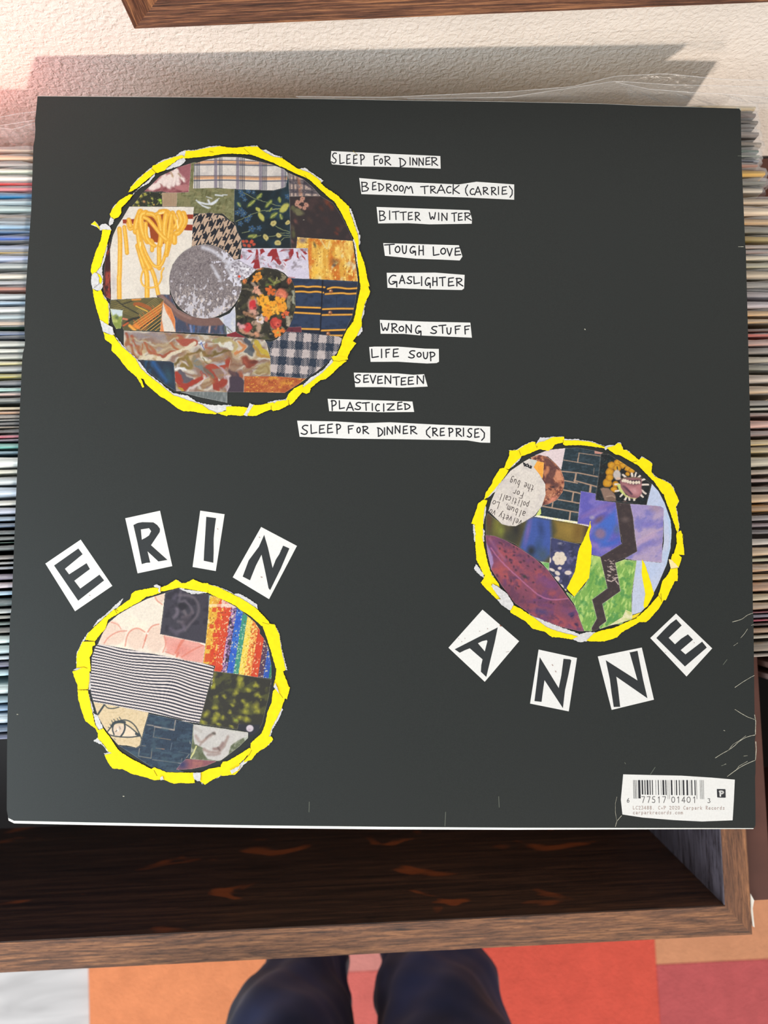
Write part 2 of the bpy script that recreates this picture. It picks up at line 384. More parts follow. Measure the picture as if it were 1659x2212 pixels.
# ---- numpy painter for the printed collage scraps
def h2(ix, iy, s):
    v = np.sin(ix*127.1+iy*311.7+s*74.7)*43758.5453; return v-np.floor(v)
def vn(x, y, s=0):
    ix, iy = np.floor(x), np.floor(y); fx, fy = x-ix, y-iy; fx = fx*fx*(3-2*fx); fy = fy*fy*(3-2*fy)
    return (h2(ix, iy, s)*(1-fx)+h2(ix+1, iy, s)*fx)*(1-fy)+(h2(ix, iy+1, s)*(1-fx)+h2(ix+1, iy+1, s)*fx)*fy
def fbm(x, y, s=0, o=4):
    a, r_, t_ = 1.0, 0, 0
    for k in range(o): r_ = r_+a*vn(x, y, s+k*3.1); t_ += a; x, y, a = x*2.03, y*2.03, a*.5
    return r_/t_
def seg_d(X, Y, pts, closed=False):
    d = np.full(X.shape, 1e9); n = len(pts)
    for i in range(n if closed else n-1):
        (x0, y0), (x1, y1) = pts[i], pts[(i+1) % n]; dx, dy = x1-x0, y1-y0; L = dx*dx+dy*dy+1e-9
        k = np.clip(((X-x0)*dx+(Y-y0)*dy)/L, 0, 1); d = np.minimum(d, np.hypot(X-x0-k*dx, Y-y0-k*dy))
    return d
def inside(X, Y, pts):
    r_ = np.zeros(X.shape, bool); n = len(pts)
    for i in range(n):
        (x0, y0), (x1, y1) = pts[i], pts[(i+1) % n]
        if y0 == y1: continue
        c = ((y0 > Y) != (y1 > Y)) & (X < (x1-x0)*(Y-y0)/(y1-y0)+x0); r_ ^= c
    return r_
class Patch:
    def __init__(s, poly, base, cell=1.0):
        s.poly = poly; x0, y0 = poly.min(0)-cell; x1, y1 = poly.max(0)+cell
        s.nx, s.ny = int((x1-x0)/cell)+2, int((y1-y0)/cell)+2
        gx, gy = np.meshgrid(x0+np.arange(s.nx)*cell, y0+np.arange(s.ny)*cell); s.X, s.Y = gx.ravel(), gy.ravel(); s.cell = cell; s.X0, s.Y0 = s.X, s.Y
        s.C = np.tile(np.array(base, float), (len(s.X), 1))
    def warp(s, amp, sc, seed=1):
        s.X = s.X0+amp*2*(fbm(s.X0/sc, s.Y0/sc, seed, 3)-.5); s.Y = s.Y0+amp*2*(fbm(s.X0/sc+9, s.Y0/sc+5, seed+7, 3)-.5); return s
    def mix(s, a, c):
        a = np.clip(a, 0, 1)[:, None]; s.C = s.C*(1-a)+np.array(c, float)*a; return s
    def noise(s, sx, sy, lo, hi, c, seed=0, ang=0, warp=0, k=1.0):
        X, Y = s.X, s.Y
        if ang: ca, sa = math.cos(math.radians(ang)), math.sin(math.radians(ang)); X, Y = X*ca+Y*sa, -X*sa+Y*ca
        x, y = X/sx, Y/sy
        if warp: w = fbm(x*.5, y*.5, seed+9, 3)-.5; w2 = fbm(x*.5+7, y*.5+3, seed+19, 3)-.5; x, y = x+w*warp, y+w2*warp
        f = fbm(x, y, seed); return s.mix((f-lo)/(hi-lo)*k if k <= 1 and hi > lo else (f-lo)/(hi-lo), c) if k == 1 else s.mix(np.clip((f-lo)/(hi-lo), 0, 1)*k, c)
    def st(s, pts, w, c, soft=.8, a=1.0):
        pts = T(pts) if isinstance(pts, str) else pts
        if len(pts) > 2:
            for _ in range(2): pts = np.array([pts[0]]+[pts[i]*(1-k)+pts[i+1]*k for i in range(len(pts)-1) for k in (.25, .75)]+[pts[-1]])
        return s.mix((w/2+soft/2-seg_d(s.X, s.Y, pts))/soft*1.0*a if a == 1 else np.clip((w/2+soft/2-seg_d(s.X, s.Y, pts))/soft, 0, 1)*a, c)
    def pg(s, pts, c, soft=.8, a=1.0):
        pts = T(pts) if isinstance(pts, str) else pts
        d = seg_d(s.X, s.Y, pts, True); d = np.where(inside(s.X, s.Y, pts), d, -d); return s.mix(np.clip(.5+d/soft, 0, 1)*a, c)
    def bl(s, p, rx, ry, c, ang=0, soft=.3, a=1.0):
        if isinstance(p, str): p = T(p)[0]
        ca, sa = math.cos(math.radians(ang)), math.sin(math.radians(ang)); x, y = s.X-p[0], s.Y-p[1]
        r_ = np.hypot((x*ca+y*sa)/rx, (-x*sa+y*ca)/ry); return s.mix(np.clip((1-r_)/soft, 0, 1)*a, c)
    def build(s, h, parent, edge=.35, label=None, name='collage_scrap', gain=.94):
        s.X, s.Y = s.X0, s.Y0
        ins = inside(s.X, s.Y, s.poly)
        idx = np.arange(s.nx*s.ny).reshape(s.ny, s.nx)
        q = np.stack([idx[:-1, :-1], idx[:-1, 1:], idx[1:, 1:], idx[1:, :-1]], -1).reshape(-1, 4)
        cxx, cyy = s.X[q].mean(1), s.Y[q].mean(1); q = q[inside(cxx, cyy, s.poly)]
        used = np.unique(q); rm = np.full(len(s.X), -1); rm[used] = np.arange(len(used)); q = rm[q][:, ::-1]
        X, Y = s.X[used].copy(), s.Y[used].copy(); C = s.C[used]
        db = seg_d(X, Y, s.poly, True)
        C = C*(1-(np.clip(1.3-db, 0, 1)*edge)[:, None])+np.array((215, 205, 195.))*(np.clip(1.3-db, 0, 1)*edge)[:, None]
        C = C*(1+.09*(vn(X*1.1, Y*1.1, 5)-.5)[:, None]+.06*(vn(X*.35, Y*.35, 8)-.5)[:, None])
        out_i = np.where(~ins[used])[0]
        n = len(s.poly)
        for i in out_i:
            best = 1e9
            for k in range(n):
                (x0, y0), (x1, y1) = s.poly[k], s.poly[(k+1) % n]; dx, dy = x1-x0, y1-y0
                t_ = min(1, max(0, ((X[i]-x0)*dx+(Y[i]-y0)*dy)/(dx*dx+dy*dy+1e-9))); ax, ay = x0+t_*dx, y0+t_*dy
                dd = (ax-X[i])**2+(ay-Y[i])**2
                if dd < best: best = dd; bx, by = ax, ay
            X[i], Y[i] = bx, by
        V = SP(np.column_stack([X, Y]), h)-O-(0 if parent is sl else np.array(parent.location))
        me = bpy.data.meshes.new(name); me.vertices.add(len(V)); me.vertices.foreach_set('co', V.astype(np.float32).ravel())
        me.loops.add(len(q)*4); me.loops.foreach_set('vertex_index', q.ravel().astype(np.int32)); me.polygons.add(len(q))
        me.polygons.foreach_set('loop_start', np.arange(0, len(q)*4, 4, dtype=np.int32)); me.update(calc_edges=True)
        if len(q) and me.polygons[0].normal.z < 0: me.flip_normals()
        ca = me.color_attributes.new('ink', 'FLOAT_COLOR', 'POINT')
        L = s2l(np.clip(C*gain, 0, 255)/255); ca.data.foreach_set('color', np.column_stack([L, np.ones(len(L))]).astype(np.float32).ravel())
        o = link(name, me, M_print, parent)
        if label: o['label'] = label
        return o
def disc(label, center):
    e = bpy.data.objects.new('collage_circle', None); col.objects.link(e); e.parent = sl; e.empty_display_size = .01
    e.location = SP([center])[0]-O; e['label'] = label; return e
textq = []; texth = .0003
# ---------------------------------------------------------------- collage in the large circle, upper left
PH = 0.00003
hs = [PH]
def nh(): hs[0] += 0.000008; return hs[0]
k1 = disc('large torn yellow circle filled with fabric, flower and pasta scraps', (500, 608)); PH0 = PH
def P_(poly, base): return Patch(T(poly), base)

p = P_('A260,1290 300,1200 320,1659 C320,0 320,300 240,260 215,100 230,0 A230,1659 240,1450', (62, 30, 30)); p.noise(5, 16, .5, .7, (150, 62, 48)); p.noise(6, 9, .6, .75, (40, 30, 45), 4); p.build(nh(), k1)
p = P_('A680,640 770,560 860,470 1010,400 1060,370 1205,325 1200,450 1180,650 980,660 870,640 800,645', (158, 98, 102)); p.warp(2.5, 8, 4)
p.noise(9, 7, .35, .7, (120, 62, 68), 3); p.bl('A1150,400', 16, 20, (150, 92, 98)); p.bl('A1120,600', 22, 8, (170, 110, 112))
for s_, w in [('A760,600 800,585 840,580', 9), ('A790,590 880,520 900,480', 12), ('A900,560 960,480', 12), ('A960,580 1000,440', 12), ('A1010,570 1030,430', 9), ('A1060,550 1040,430 1030,400', 9), ('A1130,520 1070,450 1050,420', 7)]: p.st(s_, w, (226, 208, 202), 5)
p.st('A980,430 1000,480', 3, (170, 140, 110), 3); p.st('A1070,440 1090,470', 2.5, (150, 120, 90), 3); p.st('A860,560 880,600', 1.5, (150, 100, 98), 2); p.build(nh(), k1)
p = P_('A1205,325 1250,312 1300,330 1300,600 B85,610 80,980 0,970 A1659,980 1560,890 1238,890 1236,815 1045,812 1045,655 1180,650 1200,450', (112, 112, 78))
p.noise(2.2, 9, .45, .75, (88, 86, 52), 2, 20); p.noise(9, 3, .5, .8, (140, 138, 100), 5); p.noise(12, 12, .55, .75, (126, 120, 84), 6)
for s_, w in [('A1265,740 1330,800 1400,830', 2.5), ('A1290,760 1400,790 1480,760', 4), ('A1400,740 1430,800 1500,740', 4), ('A1380,700 1440,720', 1.5), ('A1480,680 1560,690', 3), ('A1560,680 1610,680', 2), ('A1440,770 1520,720', 2), ('A1330,800 1420,825', 2)]: p.st(s_, w, (205, 208, 214), 2.5)
p.build(nh(), k1)
p = P_('A1240,330 1400,280 1560,255 B150,258 330,297 500,337 640,390 680,430 682,560 660,590 620,605 520,630 200,620 0,610 A1500,600 1230,610 1237,450', (212, 203, 196)); p.noise(8, 8, .5, .8, (196, 188, 184), 2)
for y in (300, 325, 340, 348, 470, 490, 503, 520): pass
def hor(y, w, c, a=1.0): p.st(f'A1235,{y} B0,{y-8} 350,{y+8} 690,{y+2}', w, c, 1.2, a)
hor(318, 7, (226, 160, 108), .8); hor(490, 7, (226, 160, 108), .8)
for y, w in ((298, 1.5), (345, 2.4), (468, 1.4), (482, .8), (520, 2.2), (330, .7)): hor(y, w, (52, 58, 76), .9)
for x in ('A1483,{} ', 'B122,{} ', 'B378,{} ', 'B625,{} '): p.st(x.format(240)+x.format(640), 7, (108, 100, 118), 2, .72)
for x in (1248, 1270, 1283, 1300, 1522, 1536, 1552): p.st(f'A{x},240 {x},640', 1.4, (52, 56, 74), 1, .85)
for x in (152, 168, 182, 198, 402, 416, 430, 444, 652, 664): p.st(f'B{x},240 {x},640', 1.4, (52, 56, 74), 1, .85)
p.build(nh(), k1)
p = P_('A540,812 600,740 660,655 760,645 870,655 890,680 890,812', (38, 42, 34))
for q_, r_, c in [('A640,690', 7, (190, 176, 70)), ('A690,670', 5, (170, 160, 60)), ('A600,760', 7, (186, 176, 80)), ('A560,795', 5, (140, 130, 60)), ('A620,800', 4, (160, 150, 60)), ('A860,740', 6, (170, 210, 60)), ('A870,770', 4, (180, 210, 80)), ('A770,720', 4, (180, 170, 80)), ('A680,755', 5, (190, 140, 90)), ('A730,770', 4, (150, 140, 70)), ('A790,790', 3.5, (190, 140, 80)), ('A730,800', 4, (90, 120, 70))]: p.bl(q_, r_, r_*.8, c, 30, .8)
p.noise(3, 3, .62, .8, (150, 150, 80), 3); p.build(nh(), k1)
p = P_('A880,655 1050,655 1048,812 885,810', (202, 178, 146))
for i in range(10): p.st(f'A{890+i*17},650 {890+i*17},815', 1.0, (122, 92, 72), 1.2); p.st(f'A880,{665+i*16} 1052,{665+i*16}', 1.0, (122, 92, 72), 1.2)
p.build(nh(), k1)
# pasta
p = P_('A515,812 1238,815 1215,1260 1000,1460 965,1659 C970,240 820,250 830,272 310,300 305,0 A300,1290 330,1140 380,1030 440,940', (222, 212, 200)); p.noise(18, 30, .5, .8, (206, 196, 186), 2); p.bl('C340,120', 8, 40, (196, 184, 180), 0, 1)
RD, YL, YD, YH = (148, 52, 32), (228, 168, 56), (190, 118, 30), (242, 198, 98)
p.pg('A1150,900 1238,900 1238,950 1150,950', RD); p.pg('A1130,1010 1228,1015 1222,1080 1130,1075', RD); p.pg('A440,955 600,950 600,1010 445,1010', RD); p.st('A445,1005 570,1010', 1.6, (235, 220, 210))
p.pg('A650,900 1040,890 1040,1050 900,1230 760,1200 740,1050 680,980', (150, 66, 26))
def noodle(s_, w, c=YL): q = T(s_); p.st(q, w, (206, 142, 44), 1.2, .8); p.st(q, w-1.5, c, 2.2); p.st(q+np.array([-.7, 0]), w*.25, YH, 2)
for s_, w in [('A405,1060 415,1200 405,1659 C400,0 405,290', 10), ('A460,1040 480,1200 490,1330', 9), ('A500,1000 520,1080 600,1010', 8), ('A510,960 530,1030', 10), ('A610,1250 680,1500 C715,0 715,275', 11), ('A720,1440 C790,0 840,240', 9), ('A850,1250 850,1500', 10),
              ('A640,1150 700,1340 790,1490 880,1480 930,1300', 7), ('A690,1480 C640,50 660,140 740,170 830,150 880,60 870,0 A900,1500', 4), ('A770,1300 780,1200 730,1180', 9), ('A1020,1140 1020,1210', 12), ('A1000,880 1060,1000 1000,1060', 10), ('A1120,890 1150,980 1070,1100 1040,1110', 13),
              ('A1070,880 1110,970 1060,1060', 12), ('A640,870 590,1000 590,1090', 14), ('A610,1080 640,1300 740,1500', 11), ('A700,880 640,900 650,1080 720,1200', 13), ('A720,890 800,900 860,1000 900,1150', 11), ('A860,870 950,860 990,950 980,1150 930,1350', 11),
              ('A820,900 900,860 930,880', 10), ('A840,920 880,1100 860,1240', 12), ('A930,900 900,1080 930,1200', 13), ('A990,900 960,1100 930,1330', 9), ('A680,930 740,960 880,1140 930,1180', 9, ), ('A700,1000 700,1150 760,1230 800,1250', 9)]: noodle(s_, w)
for s_ in ('A850,890 900,880', 'A640,1210 640,1250', 'A1050,960 1060,1050'): p.st(s_, 2, (250, 232, 180), 2)
p.build(nh(), k1)
p = P_('A1230,930 1300,890 1430,878 1560,915 1640,970 B0,955 60,985 110,1040 140,1090 190,1110 160,1180 165,1270 150,1300 130,1390 60,1430 0,1370 A1659,1365 1560,1290 1450,1240 1340,1233 1213,1262 1222,1080', (30, 33, 42))
ca_, sa_ = math.cos(-.32), math.sin(-.32); wq = (fbm(p.X/9, p.Y/9, 5, 2)-.5)*.5; qx, qy = (p.X*ca_+p.Y*sa_)/19+wq, (-p.X*sa_+p.Y*ca_)/19-wq
fx_, fy_ = qx % 1, qy % 1; dg = ((qx+qy)*4) % 1 if False else ((qx+qy)*2) % 1
lt = np.where((fx_ < .5) & (fy_ < .5), 1.0, np.where((fx_ >= .5) & (fy_ >= .5), 0.0, (dg < .5)*1.0)); p.mix(lt, (186, 158, 136))
p.noise(4, 4, .72, .8, (60, 56, 60), 3); p.build(nh(), k1)
# blue flowered scrap
p = P_('B85,622 200,620 520,632 620,610 660,590 688,430 705,700 715,1278 165,1278 160,1180 110,1080 95,1000 80,980', (24, 36, 42)); p.warp(1.6, 6, 2); p.noise(26, 22, .42, .7, (34, 58, 72), 2, k=.8)
for q_, r_ in [('B170,680', 8), ('B200,730', 6), ('B150,640', 6), ('B240,640', 6), ('B300,650', 5), ('B120,880', 7), ('B160,850', 7), ('B180,900', 7), ('B230,960', 8), ('B260,920', 6), ('B150,1000', 7), ('B280,1060', 9), ('B360,1050', 7), ('B200,880', 6), ('B680,700', 7)]:
    c = T(q_)[0]
    for a_ in range(5): p.bl(c+np.array([math.cos(a_*1.257), math.sin(a_*1.257)])*r_*.55, r_*.5, r_*.4, (62, 96, 134), a_*72, .6, .8)
    p.bl(c, 1.3, 1.3, (150, 160, 130), 0, .5)
for s_ in ('B190,655 330,735 600,805', 'B100,975 240,920 340,870 590,830', 'B440,865 600,830', 'B545,1030 620,1070 705,1095', 'B170,1110 260,1085', 'B280,1150 380,1130', 'B470,1145 560,1135', 'B600,1110 705,1108', 'B605,1195 640,1160 705,1150', 'B610,1130 705,1135'): p.st(s_, 1.3, (128, 134, 96), 1)
def leaf(a_, b_, w, c, hl=None):
    a_, b_ = T(a_)[0], T(b_)[0]; m = (a_+b_)/2; L = np.linalg.norm(b_-a_)/2; p.bl(m, L*1.08, w, c, math.degrees(math.atan2(*(b_-a_)[::-1])), .4)
    if hl: p.st(np.array([a_*.8+b_*.2, b_*.8+a_*.2]), w*.5, hl, 2, .8)
LG, LY = (98, 112, 60), (178, 172, 84)
for a_, b_, w, c in [('B220,820', 'B330,730', 5.5, LG), ('B330,730', 'B400,660', 5, LG), ('B425,830', 'B510,730', 5, LG), ('B590,880', 'B695,770', 9, LY), ('B600,770', 'B580,690', 5, LG), ('B320,820', 'B380,865', 5, LY), ('B350,870', 'B420,980', 6.5, LY), ('B480,950', 'B570,870', 6, LG), ('B590,890', 'B620,960', 5, (84, 100, 62)), ('B110,760', 'B165,820', 5, (70, 96, 84)), ('B220,1150', 'B350,1140', 6, (92, 104, 58)), ('B290,1170', 'B340,1120', 4, (110, 118, 66)), ('B470,870', 'B510,820', 3, LG)]: leaf(a_, b_, w, c, (176, 172, 92))
for q_, rx, ry, an in [('B520,1000', 8, 6.5, -30), ('B680,990', 6, 5.5, -30), ('B437,1155', 8.5, 6, 60), ('B580,1135', 7.5, 6, 20), ('B570,1217', 8, 6.5, 0)]: p.bl(q_, rx, ry, (188, 172, 110), an, .3); p.bl(q_, rx*.5, ry*.4, (150, 132, 72), an, .9)
for q_ in ('B180,1205', 'B220,1200', 'B270,1210', 'B300,1235', 'B200,1245', 'B250,1250', 'B280,1200'): p.bl(q_, 5, 4.5, (184, 74, 54), 20, .5)
p.bl('B235,1225', 2, 2, (70, 40, 40)); p.build(nh(), k1)
p = P_('B690,433 860,505 960,590 1050,692 700,697', (184, 160, 148))
for y, w in ((520, 3), (545, 6), (640, 7), (560, 2), (660, 2)): p.st(f'B680,{y-8} 1060,{y+6}', w, (52, 50, 60), 2, .8)
for x, w in ((705, 3), (745, 4), (790, 5), (862, 5), (950, 5), (1020, 4)): p.st(f'B{x},430 {x+4},700', w, (64, 58, 66), 2, .7)
p.st('B800,430 830,700', 8, (190, 120, 84), 3, .5); p.noise(3, 3, .5, .8, (120, 108, 110), 3); p.pg('B860,505 960,590 1000,640 860,560', (60, 54, 64), 2, .8); p.build(nh(), k1)
p = P_('B700,697 1050,692 1190,770 1290,920 1400,1150 1400,1200 870,1165 790,1155 780,1278 720,1278', (50, 42, 44)); p.warp(2.5, 8, 4); p.noise(16, 16, .5, .75, (66, 50, 50), 2)
for q_, rx, c in [('B1130,770', 11, (124, 58, 36)), ('B1170,820', 9, (110, 50, 34)), ('B1240,1060', 9, (96, 46, 38)), ('B1230,1110', 8, (110, 50, 40)), ('B1060,830', 10, (80, 48, 42)), ('B930,960', 12, (72, 54, 50)), ('B770,980', 9, (116, 72, 66)), ('B740,1200', 6, (120, 76, 76)), ('B740,1050', 9, (88, 78, 60)), ('B1120,970', 14, (64, 44, 44))]: p.bl(q_, rx, rx*.6, c, 50, .9, .8)
p.bl('B800,870', 16, 9, (104, 100, 72), 20, .5); p.bl('B740,830', 9, 7, (90, 88, 62), 10, .6); p.bl('B745,1120', 7, 12, (84, 82, 56), 0, .7)
for q_, r_ in [('B850,720', 7), ('B800,760', 7), ('B790,790', 6), ('B890,790', 8), ('B870,830', 6), ('B820,820', 5), ('B840,750', 5)]: p.bl(q_, r_, r_*.8, (186, 136, 116), 30, .4); p.bl(q_, r_*.4, r_*.3, (138, 92, 84), 30, .8)
p.bl('B840,790', 3, 3, (60, 44, 44)); p.bl('B865,965', 2.5, 1, (150, 140, 130)); p.build(nh(), k1)
p = P_('B790,1152 870,1160 1410,1195 1470,1650 925,1620 905,1278 778,1278', (214, 158, 62)); p.noise(9, 22, .42, .68, (232, 190, 96), 2); p.noise(14, 26, .5, .72, (198, 110, 36), 3); p.noise(5, 8, .6, .76, (244, 214, 120), 4); p.noise(16, 24, .6, .78, (214, 200, 160), 7)
p.noise(3, 3, .68, .78, (150, 96, 40), 6); p.bl('B850,1190', 12, 9, (140, 116, 104), 0, .8); p.bl('B985,1240', 4, 9, (110, 96, 60), -20, .8); p.st('B1050,1180 1130,1310 1150,1200', 2, (226, 208, 150), 3); p.bl('B1210,1430', 14, 10, (96, 84, 66), 20, .9, .6); p.bl('B1200,1470', 6, 5, (60, 60, 66), 0, .8, .7)
p.bl('B930,1400', 6, 40, (206, 104, 40), 0, .8, .8); p.bl('B1000,1550', 16, 16, (236, 184, 70), 0, .9); p.build(nh(), k1)
p = P_('B165,1278 905,1278 925,1622 700,1615 640,1555 560,1515 400,1495 330,1520 200,1560 60,1440 100,1400 150,1400', (204, 196, 214)); p.warp(1.8, 7, 6); p.noise(14, 14, .5, .8, (214, 206, 216), 2)
RR = (146, 44, 48)
for q in ['B450,1360 510,1280 560,1280 570,1350 610,1450 590,1470 530,1400 490,1440 510,1370', 'B580,1320 640,1290 745,1280 750,1330 720,1400 660,1425 620,1415 700,1390 690,1350 700,1300', 'B780,1320 800,1320 810,1400 790,1380', 'B820,1285 860,1285 900,1340 880,1350 850,1320', 'B830,1340 870,1380 880,1410 840,1370', 'B330,1290 350,1290 360,1400 370,1500 290,1510 310,1440 270,1450 320,1380', 'B370,1290 400,1285 430,1320 380,1350', 'B220,1300 270,1300 300,1330 250,1320', 'B310,1420 360,1420 375,1500 320,1490']: p.pg(q, RR, 1.5)
for s_ in ['B460,1450 480,1490', 'B490,1480 510,1510', 'B540,1450 560,1500', 'B600,1480 630,1515', 'B620,1470 645,1490', 'B640,1440 660,1470', 'B400,1400 430,1410', 'B410,1440 420,1460', 'B380,1370 370,1340', 'B270,1350 230,1400', 'B690,1600 760,1605', 'B140,1370 180,1375', 'B160,1350 160,1395', 'B145,1355 175,1390', 'B175,1355 145,1390']: p.st(s_, 1.4, (170, 84, 92), 1.2)
p.noise(12, 9, .58, .8, (150, 140, 150), 5); p.build(nh(), k1)
# navy coat
p = P_('D700,55 930,68 1470,98 1440,330 1400,500 1330,640 1290,715 1050,690 840,668 700,655 700,400', (44, 58, 84)); p.noise(12, 8, .45, .75, (34, 46, 68), 3)
p.pg('D1080,90 1490,110 1480,250 1090,240', (40, 46, 62), 3, .7)
for y0, y1 in ((148, 215), (382, 452), (625, 690)): p.pg(f'D700,{y0} 1060,{y0+8} 1480,{y0+14} 1480,{y1+14} 1060,{y1+8} 700,{y1}', (26, 32, 48), 3, .85)
for s_ in ('D745,155 850,145 900,160 980,148 1095,160', 'D1130,178 1190,158 1280,165 1350,178 1460,170', 'D760,210 860,205 920,218 1000,205 1080,220', 'D1105,235 1300,222 1350,235 1450,228', 'D760,380 900,385 1055,390', 'D1070,405 1250,398 1415,400', 'D750,442 1050,458', 'D1065,470 1400,465', 'D840,625 1040,630', 'D1055,645 1335,635', 'D1150,700 1320,700'):
    p.st(s_, 4.4, (150, 96, 34), 1); p.st(s_, 3.0, (222, 160, 66), 1)
p.st('D1075,60 1060,400 1045,690', 2.4, (14, 18, 32), 2); p.st('D1230,260 1230,380', 1, (30, 38, 58), 2)
for q_ in ('D1165,205', 'D1157,445', 'D1135,680'): p.bl(q_, 5.2, 5.2, (140, 84, 52), 0, .3); c = T(q_)[0]; p.bl(c-[1, 1.4], 2.6, 2.2, (234, 194, 160), 0, .8)
p.build(nh(), k1)
p = P_('D640,608 835,600 838,668 650,656', (98, 42, 54)); p.noise(6, 6, .5, .8, (70, 34, 50), 3); p.build(nh(), k1)
# gingham
p = P_('D430,760 490,770 560,740 640,660 830,664 1050,692 1250,712 1292,732 1230,900 1130,1000 1000,1110 890,1182 560,1157 490,1152 480,850', (36, 44, 60))
for i in range(-1, 6):
    for j in range(-1, 4):
        x0, y0 = 530+i*168-j*16, 735+j*180+i*8
        q = T(f'D{x0-42+168*0},{y0-50} {x0+42},{y0-46} {x0+38},{y0+46} {x0-46},{y0+42}')+[[25, 0]]*4
        p.pg(q, (182, 168, 168), 1.4)
Xc, Yc = p.X-p.X.min(), p.Y
gx, gy = ((p.X-(490+490/5.184))/32.4+(p.Y-(590+685/5.184))*.0027) % 1, ((p.Y-(590+685/5.184))/34.7) % 1
dia = ((p.X+p.Y*1.05)/4.3) % 1
m = ((gx < .5) != (gy < .5)) & (dia < .42)
p = Patch(T('D430,760 490,770 560,740 640,660 830,664 1050,692 1250,712 1292,732 1230,900 1130,1000 1000,1110 890,1182 560,1157 490,1152 480,850'), (32, 44, 62))
gx = ((p.X-606.5)/33.2+(p.Y-722.5)*.0028) % 1; gy = ((p.Y-718)/35.0-(p.X-606)*.0016) % 1; dia = ((p.X+p.Y*1.1)/4.4) % 1
w_ = (vn(p.X*.6, p.Y*.6, 3)-.5)*.10
A1, B1 = (gx+w_) % 1 > .5, (gy+w_) % 1 < .5
p.mix((A1 & B1)*1.0, (188, 174, 172)); p.mix(((A1 != B1) & (dia < .40))*.92, (176, 164, 164)); p.noise(3, 3, .35, .7, (170, 156, 156), 3, k=.12); p.build(nh(), k1)
# marbled paper
p = P_('C600,975 980,992 1015,1010 1035,1325 900,1240 740,1120', (38, 48, 64)); p.noise(9, 18, .5, .7, (34, 76, 110), 2); p.st('C780,1000 880,1140 940,1200', 9, (40, 90, 150), 9, .8); p.bl('C960,1150', 12, 30, (44, 70, 84), -20, .9); p.bl('C650,1020', 10, 16, (44, 44, 56), 0, .8); p.build(nh(), k1)
p = P_('C1075,1330 1615,1322 1615,1455 1300,1390', (104, 110, 110)); p.noise(4, 12, .5, .7, (128, 132, 132), 3); p.build(nh(), k1)
p = P_('C455,645 860,660 1560,708 D0,712 420,740 450,790 490,950 490,1152 195,1155 190,1335 0,1335 C1040,1325 1015,1010 980,990 595,970 455,820', (162, 148, 140)); p.warp(9, 22, 3)
wx = fbm(p.X/50, p.Y/50, 31, 2); wy = fbm(p.X/50+5, p.Y/50+9, 33, 2); f = fbm(p.X/90+wx*1.6, p.Y/36+wy*1.6, 35, 2); sb = np.sin(f*26)
p.mix(np.clip(sb*1.2, 0, 1)*.8, (200, 188, 170)); p.mix(np.clip(-sb*1.5-.5, 0, 1)*.8, (132, 98, 84))
p.bl('C700,700', 62, 9, (140, 126, 126), 4, .6); p.bl('C1300,770', 30, 10, (156, 140, 138), 10, .6, .6)
for s_, w, c in [('C475,680 560,900 590,970', 5, (150, 82, 62)), ('C530,700 610,880 640,960', 4, (152, 80, 60)), ('C640,820 640,930', 4, (164, 90, 68)), ('C690,810 720,880 800,925 880,930 960,890 1020,900', 9, (160, 82, 64)), ('C760,820 800,900', 6, (168, 92, 74)), ('C850,930 980,880 1060,890', 6, (150, 80, 60)), ('C1080,710 1160,770 1240,790', 16, (158, 78, 62)), ('C980,760 1060,850', 8, (164, 88, 68)),
                 ('C560,740 700,790 900,800 1060,700', 4, (178, 168, 150)), ('C640,960 900,960 1100,880 1230,800', 10, (206, 192, 168)), ('C660,890 680,960', 6, (204, 190, 160)), ('C1010,1010 1130,990 1200,900 1330,870 1420,920 1520,880 1640,850', 5, (108, 88, 50)), ('C1160,960 1260,1020 1200,1060 1120,1040', 8, (128, 108, 60)), ('C1250,950 1340,1060 1360,1110', 10, (112, 116, 116)), ('C1330,900 1400,1000 1440,960', 7, (210, 210, 196)), ('C1350,930 1390,1010 1480,1060', 2.5, (110, 92, 60)),
                 ('C1020,1060 1080,1050 1150,1085', 6, (214, 212, 210)), ('C1080,1110 1110,1200 1180,1210', 13, (92, 84, 92)), ('C1030,1120 1080,1230 1160,1290 1260,1200 1330,1130', 12, (154, 56, 44)), ('C1330,1120 1360,1180 1280,1280 1180,1320', 5, (196, 180, 176)), ('C1400,1090 1480,1220 1500,1300', 12, (150, 62, 48)), ('C1430,1060 1560,1060 1640,960', 12, (158, 66, 50)), ('C1480,1030 1600,1100 1560,1220 1600,1300', 4, (172, 150, 156)), ('C1380,1080 1440,1170', 6, (104, 92, 80)), ('C1500,1040 1600,1000', 5, (156, 160, 166)), ('C1640,1050 1600,1170 1610,1300', 5, (190, 172, 176)), ('C1560,1200 1500,1300', 10, (146, 58, 46)),
                 ('C1400,800 1380,850 1450,860', 3, (160, 90, 70)), ('C1480,760 1620,740', 14, (150, 150, 110)), ('C1550,800 1659,760', 9, (204, 200, 184)), ('C1620,900 1659,930', 6, (168, 150, 110))]: p.st(s_, w, c, 3.2)
for s_ in ('C1290,790 1360,800 1380,770', 'C1320,770 1360,850'): p.st(s_, 4, (206, 208, 214), 2)
p.st('C1320,820 1340,780 1370,860', 2.2, (70, 84, 150), 1.5)
p.noise(22, 12, .5, .6, (158, 120, 70), 41, warp=2, k=.4)
